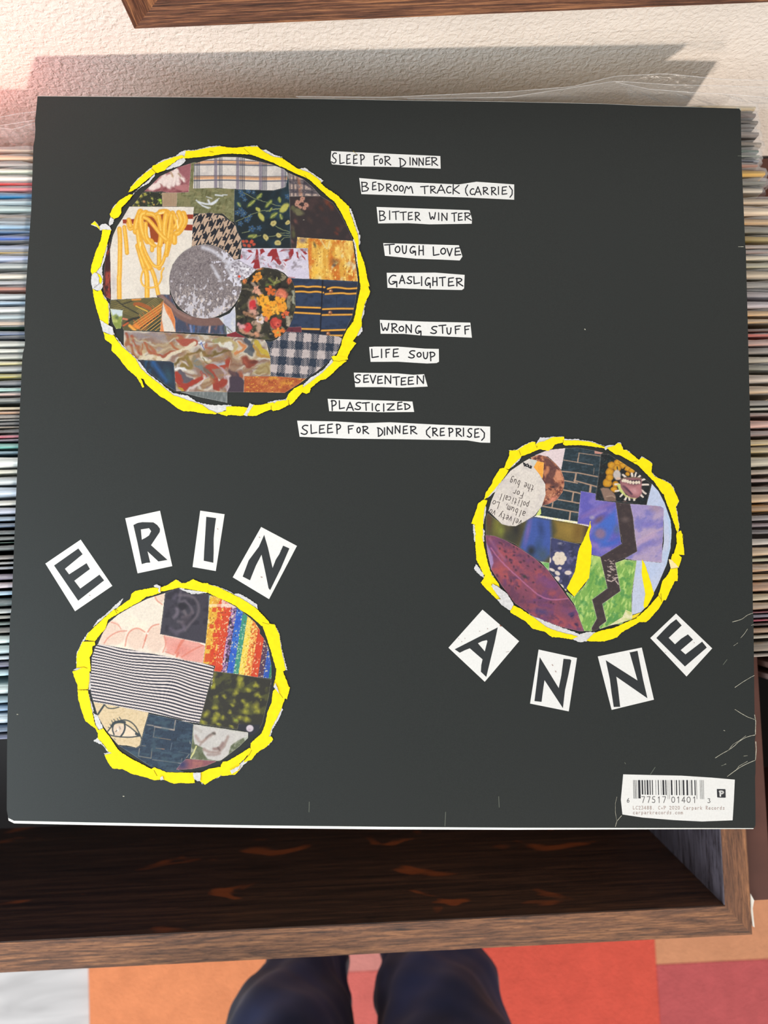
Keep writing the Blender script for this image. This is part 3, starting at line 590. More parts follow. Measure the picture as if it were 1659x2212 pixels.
for s_, w, c in [('D30,760 100,800 60,860', 9, (176, 156, 110)), ('D130,770 200,830 150,900 100,870', 5, (190, 122, 76)), ('D220,760 280,850 230,880', 11, (74, 78, 86)), ('D260,900 200,890 240,830', 6, (92, 96, 100)), ('D330,790 390,860 440,930', 12, (184, 158, 60)), ('D300,840 380,950 470,960', 7, (170, 130, 62)), ('D330,950 400,980 480,975', 3, (196, 190, 180)), ('D280,800 330,760', 5, (130, 120, 90)), ('D20,780 30,830', 9, (206, 200, 190))]: p.st(s_, w, c, 3)
p.pg('D0,850 60,900 150,960 130,1040 90,1100 0,1130', (128, 92, 70), 6, .7)
p.bl('D240,1010', 20, 14, (128, 62, 48), 15, .35); p.bl('D300,1000', 10, 8, (100, 50, 42), 0, .6); p.bl('D200,1000', 7, 8, (156, 80, 62), 0, .8); p.st('D160,1050 250,1090 340,1060', 2.5, (150, 120, 90), 3)
p.pg('D30,1090 110,1090 190,1150 190,1335 0,1335 10,1200', (66, 54, 66), 4); p.bl('D60,1110', 12, 9, (92, 66, 66), 0, .8); p.bl('D170,1120', 13, 7, (150, 82, 60), 30, .6); p.bl('D10,1010', 8, 14, (150, 60, 46), 0, .5); p.st('D40,960 30,1060', 2, (170, 150, 130), 2)
p.pg('D350,1060 480,1000 490,1150 300,1150', (148, 126, 72), 6, .7); p.bl('C1110,1295', 8, 5, (176, 140, 50), 10, .4); p.build(nh(), k1)
p = P_('D195,1155 560,1157 890,1182 800,1250 650,1342 190,1335', (170, 84, 46)); p.noise(14, 9, .5, .75, (190, 112, 62), 2); p.noise(3.4, 3.4, .66, .78, (224, 168, 66), 5)
for q_, r_ in [('D500,1180', 10), ('D440,1230', 6), ('D640,1230', 14), ('D700,1230', 10), ('D540,1170', 6), ('D420,1250', 4), ('D600,1280', 6), ('D370,1320', 2)]: p.bl(q_, r_, r_*.6, (212, 150, 56), -10, .9, .8)
p.noise(3, 3, .64, .72, (130, 58, 34), 8, k=.6); p.build(nh(), k1)
p = P_('C305,303 600,285 880,273 908,290 885,380 862,650 455,642 430,600 440,480 445,410 300,402', (88, 82, 52)); ang = T('C0,0 100,-72')
def ln(a0, b0, n, da, w, c, al=1):
    a0, b0 = T(a0)[0], T(b0)[0]; da = np.array(da)/5.184
    for i in range(n): p.st(np.array([a0+da*i, b0+da*i]), w, c, 1, al)
ln('C310,330', 'C470,290', 7, (6, 22), .8, (150, 130, 70), .7); ln('C330,400', 'C600,500', 11, (14, -13), .8, (160, 140, 80), .6); ln('C620,300', 'C880,280', 3, (0, 14), .6, (150, 120, 70), .5)
p.pg('C530,600 860,345 905,300 880,420 690,645', (196, 112, 50), 2, .8); ln('C560,560', 'C870,350', 5, (14, 22), 1.0, (244, 180, 84), .9); ln('C620,640', 'C885,440', 8, (12, 20), 2.2, (34, 44, 44), .95); ln('C640,650', 'C885,460', 6, (20, 26), 1.2, (240, 176, 84), .9)
ln('C560,520', 'C640,640', 7, (36, -26), 1.4, (214, 94, 44), .7); ln('C640,500', 'C860,350', 6, (-9, -14), .8, (176, 150, 92), .8); p.st('C580,350 640,345 750,400', 8, (168, 84, 42), 2, .8); p.st('C590,370 720,430', 2, (230, 180, 70), 1.5); p.st('C370,300 450,370 550,420 620,460', 2, (44, 44, 40), 2); p.st('C440,350 560,310', 2, (50, 48, 40), 2); p.st('C550,300 640,295', 4, (200, 130, 60), 2)
p.st('C440,600 520,520 620,500', 4, (40, 40, 38), 3); p.st('C520,590 580,640', 6, (236, 160, 66), 3); p.st('C440,510 490,520', 4, (200, 120, 90), 2); p.bl('C600,600', 11, 6, (222, 130, 56), 38, .7); p.st('C450,590 500,560', 4, (190, 90, 50), 3); p.build(nh(), k1)
p = P_('C300,400 445,415 425,620 370,628 330,560', (128, 142, 66)); p.noise(7, 7, .45, .7, (170, 176, 100), 3); p.pg('C300,400 445,415 440,480 400,490 370,460 330,480', (196, 206, 210), 4); p.bl('C380,500', 6, 6, (84, 100, 60), 0, .9); p.build(nh(), k1)
p = P_('C820,255 870,240 980,245 1050,400 1200,480 1520,500 1600,600 1659,660 1659,690 1035,663 862,655 885,380 905,300', (62, 68, 88)); p.noise(4, 16, .5, .7, (84, 92, 118), 2); p.noise(4, 10, .6, .75, (104, 78, 84), 4)
p.st('C1200,590 1210,660', 4, (120, 130, 170), 3); p.st('C1240,590 1240,660', 3, (60, 96, 150), 3); p.st('C1420,580 1410,660', 4, (196, 160, 150), 2.5); p.st('C1590,600 1600,660', 5, (90, 100, 90), 3)
p.st('C840,262 920,330 1000,400 1110,490 1250,545 1400,548 1540,540', 18, (118, 88, 82), 4); p.st('C880,262 960,330 1060,450 1200,510', 5, (140, 108, 100), 4); p.build(nh(), k1)
p = P_('C895,325 985,398 1030,520 1035,662 860,655 885,430', (206, 118, 66)); p.noise(6, 12, .5, .7, (220, 136, 84), 3); p.pg('C895,330 930,440 990,540 1035,662 905,655 880,520', (214, 204, 192), 2); p.build(nh(), k1)
p = P_('C1520,505 1640,450 D90,372 100,400 100,675 0,682 C1600,600', (186, 188, 206)); p.noise(12, 20, .5, .7, (206, 204, 204), 2); p.st('D0,600 60,660', 2, (110, 110, 100), 2); p.st('D10,640 40,670', 2, (130, 130, 110), 2); p.build(nh(), k1)
p = P_('D0,686 100,655 230,722 150,722 0,712', (124, 40, 48)); p.build(nh(), k1)
# flower disc and silver disc
p = P_('B325,1522 400,1492 480,1500 600,1540 680,1600 D720,60 750,120 772,250 770,380 740,510 700,600 620,700 520,742 420,750 230,732 110,670 95,400 140,250 140,120 200,50', (46, 44, 38)); p.warp(3.2, 7, 5); p.noise(12, 12, .5, .72, (74, 72, 50), 2); p.noise(9, 9, .56, .72, (30, 28, 28), 4); p.noise(9, 9, .62, .74, (128, 118, 94), 6)
def petals(q_, r_, c, n=5, c2=None):
    c0 = T(q_)[0] if isinstance(q_, str) else q_
    for i in range(n):
        a_ = i*2*math.pi/n+r_; p.bl(c0+np.array([math.cos(a_), math.sin(a_)])*r_*.55, r_*.58, r_*.42, c, math.degrees(a_), .35)
    if c2: p.bl(c0, r_*.35, r_*.3, c2, 0, .6)
for s_, w, c in [('D480,60 540,120 600,90', 4, (112, 116, 60)), ('D530,130 560,60', 4, (150, 146, 84)), ('D440,140 520,130', 5, (90, 100, 54)), ('D290,110 330,170', 7, (150, 130, 114)), ('D700,280 690,380', 9, (128, 122, 100)), ('D680,500 700,580', 10, (162, 148, 130)), ('D740,200 750,330', 5, (150, 150, 130)), ('D200,450 330,500', 9, (150, 110, 84)), ('D300,560 370,560 350,640', 9, (170, 140, 120)), ('D160,640 280,690', 9, (170, 130, 104)), ('D130,580 160,610', 8, (196, 150, 150)), ('D180,180 280,190', 3, (110, 100, 80))]: p.st(s_, w, c, 3)
petals('D330,60', 10, (212, 132, 52)); petals('B350,1590', 9, (220, 140, 50)); p.bl('D200,90', 6, 8, (216, 120, 66), 0, .5); p.bl('B370,1510', 10, 5, (204, 120, 60), -20, .6); p.bl('D700,90', 7, 9, (206, 96, 66), 20, .5)
petals('D330,190', 9, (206, 148, 124), 5); p.bl('D370,230', 9, 5, (214, 160, 130), 30, .5)
petals('D490,200', 11, (206, 98, 44), 5); p.bl('D610,245', 16, 16, (206, 110, 84), 0, .3); p.bl('D620,260', 8, 10, (226, 134, 104), 0, .7); p.st('D560,270 580,300 640,310', 2, (168, 76, 60), 3)
petals('D400,310', 14, (232, 158, 44), 6); petals('D460,370', 16, (236, 166, 48), 6, (204, 118, 30)); petals('D580,350', 17, (228, 152, 44), 6, (200, 112, 30)); petals('D460,450', 14, (226, 146, 42), 5); petals('D550,420', 11, (236, 170, 60), 5); petals('D620,390', 10, (228, 148, 48), 5)
p.bl('D290,350', 13, 18, (190, 148, 128), 10, .4); p.bl('D290,360', 9.5, 14, (190, 48, 54), 0, .35); p.bl('D285,390', 6, 5, (218, 90, 94), 0, .7); p.bl('D290,280', 6, 6, (170, 120, 60), 0, .6); p.bl('D300,440', 14, 7, (196, 146, 128), 20, .5)
petals('D380,520', 10, (214, 196, 192), 5, (190, 150, 90)); p.bl('D450,520', 6, 7, (206, 110, 84), 0, .5); petals('D665,450', 7, (210, 96, 60), 5); p.bl('D625,470', 3, 3, (220, 110, 60)); p.bl('D640,500', 3, 3, (200, 80, 50))
p.bl('D550,565', 14.5, 14, (188, 66, 56), 0, .25); p.bl('D560,570', 7, 7, (214, 92, 78), 0, .6); p.bl('D565,575', 3, 3, (110, 30, 36), 0, .7); p.st('D500,540 520,600 580,620', 1.6, (150, 44, 44), 2)
p.bl('D235,610', 10, 13, (190, 56, 58), 10, .4); p.bl('D180,600', 8, 6, (206, 150, 152), 0, .6); petals('D570,670', 11, (226, 130, 50), 5, (170, 160, 70)); p.bl('D630,650', 6, 6, (216, 110, 50), 0, .4); p.bl('D390,700', 8, 6, (120, 108, 92), 0, .6); p.bl('D330,690', 9, 9, (196, 140, 110), 0, .6)
p.noise(5, 5, .6, .78, (52, 46, 38), 17, k=.55); p.build(nh(), k1)
mo = np.array([(443+77.5*math.cos(a_)+(3 if 0 < a_ < 1 else 0), 608.5+80*math.sin(a_)) for a_ in np.linspace(0, 2*math.pi, 60)[:-1]])
p = Patch(mo, (122, 112, 114)); p.noise(2.1, 2.1, .45, .7, (146, 136, 136), 2); p.noise(2.5, 2.5, .55, .75, (98, 88, 92), 7)
yy = (p.Y-560)/130; f = fbm(p.X/5, p.Y/8, 11, 4)+np.clip(yy-.45, -.5, .6)*.52; p.mix(np.clip((f-.68)/.05, 0, 1), (190, 184, 192))
f = fbm(p.X/5, p.Y/7, 21, 4)+np.clip((p.X-470)/110, -.5, .4)-np.clip(np.abs(p.Y-556)/90, 0, 1)*.5; p.mix(np.clip((f-.56)/.06, 0, 1), (206, 202, 214))
p.mix(np.clip((fbm(p.X/3, p.Y/5, 25, 3)-.62)/.08, 0, 1)*np.clip((p.Y-610)/40, 0, 1)*.8, (216, 200, 190))
for s_, w in [('A1340,1270 1440,1300 1560,1390 1640,1460', 8), ('A1440,1470 1520,1600', 5), ('A1600,1480 1659,1600', 5), ('C1540,90 1480,0', 4), ('B0,1480 60,1560', 5)]: p.st(s_, w, (206, 204, 214), 6, .8)
p.bl('B40,1500', 9, 14, (110, 104, 106), 0, .9, .5); p.build(nh(), k1)
p = P_('B100,1400 150,1420 210,1460 300,1500 330,1520 250,1600 160,1640 D140,80 100,110 60,40 B70,1560 20,1500 60,1430', (190, 184, 194)); p.noise(3, 3, .45, .65, (128, 120, 128), 3); p.noise(4, 4, .55, .7, (226, 222, 228), 6); p.bl('B140,1595', 3.5, 3.2, (214, 70, 50), 0, .3); p.build(nh(), k1, edge=0)

def ring(parent, yellows, whites, seams=(), peach=()):
    for w in whites: flat('torn_edge', [fray(T(w), .9, 2.2)], nh(), M_fibre, parent, edge=.00004)
    for y in yellows: flat('yellow_scrap', [fray(T(y), .55, 2.6)], nh(), M_yellow, parent, edge=.00004)
    for y in peach: o = flat('peach_scrap', [fray(T(y), .5, 3)], nh(), M_peach, parent, edge=.00004)
    if seams: strokes_mesh('overlap_line', [T(s_) for s_ in seams], .9, nh(), M_seam, parent)
ring(k1, ['A1130,278 1150,192 1240,192 1400,157 1540,140 1659,158 1659,225 1560,228 1430,250 1230,268', 'A770,395 780,360 1010,265 1110,240 1145,262 1060,292 950,370 915,410 830,440 790,422', 'A540,590 620,510 680,450 770,392 812,437 700,530 610,605 540,648 508,658',
          'A300,900 330,840 410,745 520,680 562,680 500,760 430,830 430,880 400,930 350,955 310,930', 'A90,1015 135,978 182,1045 195,1078 150,1030', 'A222,1070 318,1080 282,1190 252,1300 220,1400 200,1480 150,1545 110,1590 88,1540 95,1480 140,1330 200,1190',
          'C95,-20 150,0 195,30 215,70 200,130 165,60 110,20', 'C108,180 165,210 205,190 235,280 280,330 290,430 285,560 282,592 210,582 190,520 160,430 120,270', 'C230,665 290,690 335,690 440,830 590,960 640,1060 710,1130 800,1200 900,1280 1010,1370 1100,1400 1210,1440 1250,1450 1212,1550 1130,1550 1060,1520 920,1410 870,1390 700,1240 680,1190 590,1160 500,1080 440,1010 410,960 320,870 322,800 250,750',
          'C595,1160 645,1165 685,1280 665,1285 640,1230', 'C1210,1438 1340,1480 1400,1530 1500,1570 1490,1582 1340,1572 1208,1550 1195,1490', 'C1500,1570 1659,1530 D5,1530 5,1605 C1600,1600', 'D-5,1500 60,1495 180,1500 245,1510 212,1590 150,1602 50,1590 -5,1598', 'D270,1480 380,1480 520,1450 540,1470 500,1530 440,1550 330,1600 290,1605 220,1592',
          'D510,1480 560,1440 620,1430 682,1425 695,1480 600,1530 520,1548 498,1530', 'D668,1420 690,1360 760,1290 852,1250 850,1330 810,1380 740,1460 712,1482 690,1460', 'D820,1310 930,1230 1080,1110 1180,1010 1200,978 1345,985 1250,1060 1160,1150 1110,1190 1050,1200 940,1290 930,1340 890,1355 830,1332',
          'D1225,935 1290,800 1300,765 1420,770 1450,790 1420,830 1380,880 1345,960 1200,965', 'D1285,820 1290,760 1340,650 1420,540 1430,490 1505,490 1512,590 1460,700 1410,770', 'D1430,510 1450,400 1480,250 1500,150 1580,150 1605,210 1590,260 1550,330 1520,440 1500,540', 'D1480,-20 1560,-20 1570,50 1600,155 1500,162 1490,100',
          'B1420,1170 1470,1140 1480,1290 1540,1450 1580,1670 1490,1670 1462,1400 1450,1250', 'B1195,745 1210,680 1290,740 1370,820 1375,870 1420,1000 1470,1142 1420,1172 1380,1090 1290,900', 'B930,520 1030,530 1100,600 1250,700 1285,750 1195,755 1150,720', 'B560,350 640,290 790,390 930,440 1050,530 1060,600 940,525 880,492 760,442 640,382',
          'B195,170 210,145 350,150 410,200 520,260 630,280 650,340 605,372 530,330 260,232', 'B-5,158 100,160 205,148 275,235 -5,224', 'D1172,942 1200,930 1345,940 1358,970 1300,992 1200,992'],
     ['A1020,262 1090,205 1150,183 1270,178 1400,143 1530,130 1560,150 1150,255', 'A890,420 960,370 1060,290 1130,262 1148,300 1090,352 980,388 900,412', 'A740,402 870,300 1010,253 1100,230 1000,275 870,325 780,370', 'A560,682 620,610 740,510 808,438 802,470 740,545 640,602 562,664', 'A525,600 620,492 700,428 780,365 790,390 620,520 545,605', 'A322,852 343,810 400,755 400,775 342,850',
      'A310,930 347,955 337,1000 300,1032 288,1000', 'A88,1015 130,975 190,1040 210,1018 250,1008 300,1040 322,1080 270,1074 230,1072 190,1080 150,1040', 'A280,1190 268,1300 242,1400 218,1480 215,1560 225,1620 205,1659 98,1659 100,1590 150,1540 200,1480 240,1330', 'C98,40 95,0 210,-10 222,60 220,160 198,205 110,182 93,110',
      'C200,200 248,275 293,350 302,450 292,565 275,565 280,440 230,290', 'C188,525 282,580 332,610 352,690 330,702 228,662 203,590', 'C340,680 450,820 600,960 700,1080 722,1120 800,1178 900,1258 1010,1348 1170,1373 1280,1448 1440,1480 1659,1478 1659,1512 1500,1572 1370,1532 1210,1445 1000,1385 640,1075 440,845',
      'D190,1592 240,1510 258,1458 312,1478 275,1540 230,1605', 'D-5,1483 60,1488 62,1512 -5,1512', 'D455,1452 540,1428 610,1418 692,1413 680,1432 520,1465', 'D658,1412 700,1350 700,1440 690,1480', 'D828,1282 920,1188 1080,1088 1150,1000 1180,958 1195,1010 1095,1112 945,1232 840,1315',
      'D1500,500 1512,600 1522,650 1470,708 1448,705 1500,600', 'D1515,445 1560,318 1572,278 1542,400 1532,475 1500,560', 'B1412,1182 1440,1168 1472,1350 1485,1560 1460,1460 1432,1260', 'B1440,1142 1492,1128 1492,1230 1470,1262', 'B805,392 880,383 940,428 1085,525 1060,548 1000,512 850,432', 'B380,180 440,178 540,238 625,262 520,275 420,220', 'B198,140 345,133 358,157 210,152', 'D1500,150 1525,150 1512,165', 'B1365,820 1380,880 1425,1000 1475,1142 1480,1100 1390,840'],
     ['A770,395 812,437', 'A508,658 545,650', 'C250,1450 250,1450', 'D1182,985 1260,992 1340,975', 'D500,1530 498,1490', 'D690,1425 700,1480', 'B870,465 900,505', 'B195,170 262,230', 'B1415,195 1460,240', 'A1415,200 1460,212'])

# ---------------------------------------------------------------- circle on the right
k2 = disc('torn yellow circle with brick, text, leaf and zigzag scraps', (1248, 1165)); hs[0] = PH
p = P_('E1000,372 1200,290 1457,263 1440,450 1400,590 1300,480 1200,390', (224, 204, 206)); p.build(nh(), k2)
p = P_('E1457,263 1640,255 F100,262 300,298 440,332 400,352 375,600 350,800 325,945 105,905 50,1390 0,1375 E1000,1280 1100,1130 1300,1050 1440,830 1395,590', (40, 54, 62)); p.noise(6, 4, .45, .7, (54, 70, 80), 2); p.noise(3, 2, .6, .8, (30, 42, 50), 5)
MT = (178, 146, 124)
for s_, w in [('E1430,440 1640,475 F280,515', 1.6), ('E1400,608 1640,632 F50,630 350,690', 2.4), ('E1440,745 1640,785', 2.4), ('F0,745 345,840', 2.6), ('E1430,885 1645,930 F0,915 110,945', 2.8), ('E1350,1030 1645,1080 F0,1075 80,1085', 2.6), ('E1120,1130 1645,1225 F0,1215 70,1225', 2.6), ('E1645,420 1645,475', 1.6), ('E1620,640 1595,775', 2.6), ('E1580,930 1560,1055', 3.2), ('E1275,1065 1260,1150', 2.6), ('E1535,1210 1520,1335', 3.2), ('F75,340 55,470', 2), ('F70,335 390,380', 1.4), ('F30,650 10,770', 3.2), ('F250,820 235,940', 4.6), ('F300,560 290,650', .8)]: p.st(s_, w, MT, 1.3)
p.pg('F305,300 450,332 400,352 308,345', (196, 138, 124), 1); p.build(nh(), k2)
p = P_('E940,402 1060,358 1180,385 1320,495 1400,600 1445,720 1445,820 1420,920 1330,1040 1200,1105 1110,1122 1160,900 1100,700', (176, 112, 84)); p.warp(3, 8, 3); p.noise(7, 5, .45, .65, (206, 142, 108), 2, 20); p.noise(9, 7, .5, .62, (98, 58, 54), 4, 30); p.noise(3, 3, .6, .7, (122, 66, 56), 6)
p.pg('E1150,400 1250,430 1330,560 1310,640 1260,750 1380,820 1330,860 1230,790 1150,790 1140,640 1180,560 1140,470', (94, 60, 58), 5, .85); p.pg('E1180,530 1230,540 1200,640 1160,700 1140,650', (188, 120, 86), 4); p.pg('E1320,580 1400,620 1430,750 1340,740 1300,660', (206, 138, 106), 4); p.bl('E1270,1030', 20, 7, (214, 134, 110), -30, .8); p.bl('E1270,840', 8, 4, (60, 44, 50), 0, .8); p.build(nh(), k2)
p = P_('E1040,455 1140,475 1135,600 1120,725 1040,640 960,548', (236, 160, 62)); p.noise(14, 10, .5, .7, (244, 172, 72), 3); p.build(nh(), k2)
p = P_('E820,475 920,420 1042,448 985,555 940,560', (204, 204, 196)); p.build(nh(), k2, edge=.1)
p = P_('E300,1230 510,1395 620,1425 720,1425 850,1360 1000,1275 1100,1285 1640,1390 F250,1430 120,1670 H110,130 0,130 G1240,40 1240,420 1070,402 880,270 700,140 560,80 400,20 265,0 E270,1550 270,1300', (84, 78, 52))
p.bl('E440,1400', 13, 40, (116, 112, 50), 10, .9); p.bl('E500,1500', 12, 20, (124, 128, 56), 0, .9); p.bl('E320,1350', 8, 30, (92, 64, 48), 0, .9); p.bl('E720,1500', 18, 40, (48, 46, 44), 10, .9); p.bl('G640,40', 20, 20, (60, 60, 50), 0, .9)
p.pg('E900,1320 1000,1285 1240,1330 1260,1659 G1240,300 1100,400 880,280 780,200 E820,1600', (66, 88, 158), 9); p.bl('E900,1500', 8, 46, (112, 96, 160), 12, .9); p.bl('E1100,1480', 11, 28, (52, 70, 120), -10, .9); p.bl('G1050,200', 14, 34, (56, 78, 120), 10, .9); p.bl('G950,240', 13, 16, (44, 48, 56), 0, .8); p.bl('G1120,300', 18, 22, (66, 84, 108), 10, .8)
p.pg('E1290,1340 1640,1390 F250,1440 120,1670 H100,130 G1500,110 1300,40 E1330,1500', (132, 108, 52), 9); p.bl('E1500,1480', 24, 18, (150, 122, 58), 20, .9); p.bl('F60,1500', 16, 40, (120, 92, 44), 10, .9); p.bl('F180,1500', 10, 30, (84, 66, 44), 10, .9); p.build(nh(), k2)
p = P_('E990,1285 1040,1262 1640,1360 F55,1385 250,1425 240,1440 E1640,1395', (232, 226, 214)); p.noise(20, 4, .5, .7, (238, 232, 160), 3); p.build(nh(), k2, edge=0)
p = P_('E1090,1150 1100,1240 1075,1268 1020,1268', (206, 216, 120)); p.build(nh(), k2, edge=0)
p = P_('E830,470 920,420 990,550 1070,650 1160,800 1165,960 1110,1130 1000,1270 850,1360 720,1427 620,1425 510,1397 310,1200 350,1060 440,850 530,730 640,600', (222, 212, 203)); p.noise(16, 16, .5, .75, (210, 200, 194), 3); p.noise(3, 3, .62, .78, (196, 184, 178), 5, k=.6); p.build(nh(), k2, edge=.15)
textq.append(('E', (820, 1345), (330, 1165), 'velvety vo', 78, .95)); textq.append(('E', (875, 1215), (375, 1030), 'album, Lo', 76, .95)); textq.append(('E', (920, 1080), (480, 935), 'political!', 74, .95)); textq.append(('E', (845, 930), (680, 870), 'For', 72, .9)); textq.append(('E', (1000, 825), (640, 700), 'the bug', 80, .95)); texth = nh()
p = P_('F400,350 520,350 700,465 900,595 1150,795 1105,1000 1080,1125 850,1085 320,1038 345,820 375,600', (30, 33, 36)); p.warp(1.2, 8, 3); p.noise(14, 10, .55, .75, (26, 40, 44), 3)
YG = (212, 152, 38)
for q_, r_, s2 in [('F650,480', 9, 8), ('F560,520', 9, 9), ('F530,620', 10, 10), ('F500,780', 11, 11), ('F530,700', 9, 9), ('F730,520', 9, 8), ('F800,570', 10, 7), ('F860,600', 7, 6), ('F600,880', 9, 7), ('F800,650', 6, 5), ('F620,800', 8, 8), ('F700,470', 7, 5), ('F640,560', 10, 9)]: p.bl(q_, r_, s2, (170, 112, 26), 20, .2); p.bl(q_, r_-1.2, s2-1.2, YG, 20, .5)
for s_ in ('F640,545 655,600', 'F755,555 715,610'): p.st(s_, 2.4, (34, 36, 34), 1)
p.bl('F640,660', 9.5, 12.5, (196, 184, 178), 0, .25); p.noise(2.5, 2.5, .6, .75, (150, 140, 136), 3, k=.25); p.bl('F660,720', 7, 4, (214, 180, 160), 0, .5)
p.pg('F390,860 440,850 520,870 600,940 630,1050 450,1045', (140, 112, 98), 2.5); p.pg('F480,990 560,975 620,1000 620,1050 490,1045', (120, 96, 84), 3); p.st('F480,985 560,978 610,1000', 1.6, (176, 150, 130), 2)
for s_ in ('F860,640 870,690', 'F925,635 905,700', 'F1000,660 950,710', 'F1070,720 1010,740', 'F1105,810 1010,810', 'F1070,940 1000,890', 'F1030,990 990,950', 'F830,1040 820,990', 'F900,1040 900,1000', 'F760,1030 790,980', 'F690,985 730,950', 'F620,905 690,890', 'F610,800 690,810', 'F730,660 770,700'): p.st(s_, 4.2, (222, 206, 194), 1.2)
p.pg('F640,810 690,800 720,880 800,1000 760,980 690,920', (196, 206, 116), 2)
p.pg('F685,740 750,705 860,695 1000,705 1015,760 1000,860 1010,930 980,985 920,1020 830,990 750,920 700,850', (140, 92, 98), 1.5); p.pg('F720,790 900,830 1000,800 1010,930 960,990 880,960 800,880', (176, 118, 122), 6); p.bl('F900,900', 12, 8, (196, 142, 146), 30, .8); p.st('F740,830 860,950', 3, (92, 60, 76), 3); p.st('F790,860 850,930', 2, (70, 44, 64), 3)
p.pg('F715,730 760,725 800,735 1000,740 1000,790 930,808 850,790 780,770', (60, 44, 54), 1.5)
for x, y in ((735, 745), (765, 750), (800, 760), (840, 768), (885, 775), (930, 778), (972, 775)): p.bl(f'F{x},{y}', 3.7, 4.4, (226, 208, 188), 0, .3)
p.st('F700,740 750,705 860,698 1010,712', 2.6, (120, 96, 84), 1.4); p.st('F700,860 760,960 850,1010 920,1015', 2, (204, 190, 130), 2); p.bl('F760,1060', 7, 1.6, (110, 84, 80), 0, .8); p.build(nh(), k2)
# pale blue ground and lilac scraps
p = P_('F1160,795 1260,905 1350,1080 1440,1340 1455,1500 1450,1659 H1450,20 1440,200 1380,450 1250,750 1100,1050 1000,1155 860,1200 865,900 930,380 1290,420 1340,100 F1330,1160 1080,1115', (194, 200, 222)); p.noise(30, 30, .4, .7, (186, 198, 226), 2); p.st('F1400,1200 1450,1500 H1440,200 1380,450', 5, (176, 200, 228), 6); p.build(nh(), k2)
p = P_('F835,1095 1080,1112 1290,1130 1340,1160 1325,1659 H1325,0 1310,420 930,385 750,358 940,250 905,0 F880,1300', (158, 142, 190)); p.noise(26, 18, .45, .7, (176, 156, 186), 2, -30); p.noise(24, 16, .52, .7, (128, 122, 184), 5, -35); p.bl('F1220,1160', 20, 14, (162, 138, 162), 0, .8); p.st('F950,1659 1100,1560 1320,1460', 4, (190, 164, 186), 7); p.st('H920,160 1100,60 1200,0', 7, (186, 158, 188), 8); p.st('F1050,1400 1320,1400', 10, (122, 112, 186), 12, .7); p.st('H950,250 1150,130 1300,80', 10, (128, 116, 178), 12, .7); p.build(nh(), k2)
p = P_('F100,903 325,942 320,1038 620,1072 640,1200 700,1659 H715,135 400,328 240,292 258,180 225,40 195,0 F230,1540 250,1425 50,1390', (98, 92, 176)); p.noise(22, 16, .45, .7, (124, 112, 186), 2, -30)
p.pg('F620,1180 640,1400 500,1659 H640,130 450,170 320,80 F260,1600 300,1450', (70, 104, 190), 10); p.st('F120,1290 300,1200 560,1080', 9, (130, 104, 168), 9, .8); p.st('F250,1300 350,1240 470,1190', 4, (168, 138, 184), 6, .7); p.bl('F370,1330', 18, 9, (108, 84, 110), -35, .8); p.bl('F270,1300', 8, 6, (158, 148, 176), 0, .8); p.bl('F390,1540', 15, 14, (150, 116, 128), 20, .5); p.bl('F390,1540', 21, 20, (96, 94, 160), 20, .3, .35); p.bl('F640,1480', 10, 16, (84, 100, 144), 0, .8)
p.st('H240,120 330,170 520,220', 6, (146, 122, 182), 8, .8); p.st('H400,170 560,130 680,60', 8, (64, 96, 186), 10, .8); p.st('F100,1400 210,1415', 2, (210, 170, 180), 3); p.build(nh(), k2)
p = P_('G1080,397 1222,420 1215,545', (110, 170, 92)); p.noise(4, 4, .5, .7, (150, 196, 130), 3); p.build(nh(), k2, edge=.8)
def crayon(poly):
    p = P_(poly, (128, 172, 84)); p.warp(2, 10, 3); p.noise(3.5, 18, .45, .7, (104, 158, 76), 2, 20); p.noise(4, 14, .55, .7, (176, 206, 116), 5, 15); p.mix(np.clip((1232-p.Y)/26, 0, 1)*.7, (190, 208, 120)); p.noise(14, 10, .58, .7, (70, 136, 76), 7, k=.6); return p
crayon('H240,298 392,330 500,800 270,970 342,1250 258,1400 272,1442 150,1442 60,1200 -8,1050 G1659,1210 1590,1040 1470,870 1480,850 1600,935 H0,920 150,760 220,650').build(nh(), k2, edge=.75)
crayon('H612,420 750,368 935,388 860,900 860,1200 700,1342 600,1335 380,1412 375,1370 480,1292 420,1032 690,840').build(nh(), k2, edge=.75)
p = P_('H770,1118 862,1160 870,1205 980,1168 850,1272 600,1342 500,1365 620,1290 720,1230', (226, 220, 176)); p.noise(9, 6, .5, .7, (200, 206, 130), 3); p.build(nh(), k2, edge=.1)
p = P_('H868,1205 960,1172 1000,1158 940,1230 860,1265', (244, 216, 40)); p.build(nh(), k2, edge=0)
p = P_('G1240,40 1450,95 1659,140 H100,160 60,320 0,560 G1659,560 1600,560 1480,800 1472,850 1215,545', (64, 66, 104)); p.noise(12, 12, .45, .7, (52, 54, 82), 2); p.noise(10, 8, .6, .75, (96, 94, 132), 4); p.bl('G1380,130', 7, 4, (140, 136, 156), 0, .8)
c0 = T('G1372,355')[0]
for i in range(6): p.bl(c0+np.array([math.cos(i*1.05), math.sin(i*1.05)])*9, 7.5, 7.5, (222, 206, 188), 0, .25)
p.bl(c0, 9, 9, (222, 206, 188)); p.bl(c0, 3, 3, (200, 180, 160), 0, .8)
for q_, rx, ry, an in [('G1375,500', 5, 3.8, 0), ('G1340,575', 7.5, 5, 35), ('G1260,525', 8, 3.5, 25), ('G1500,568', 9, 5.6, 0), ('G1335,660', 7, 7, 40), ('G1400,775', 5, 7, -40), ('G1232,380', 2.5, 7, 0), ('G1455,830', 4, 3, 0)]: p.bl(q_, rx, ry, (216, 200, 190), an, .3)
p.build(nh(), k2)
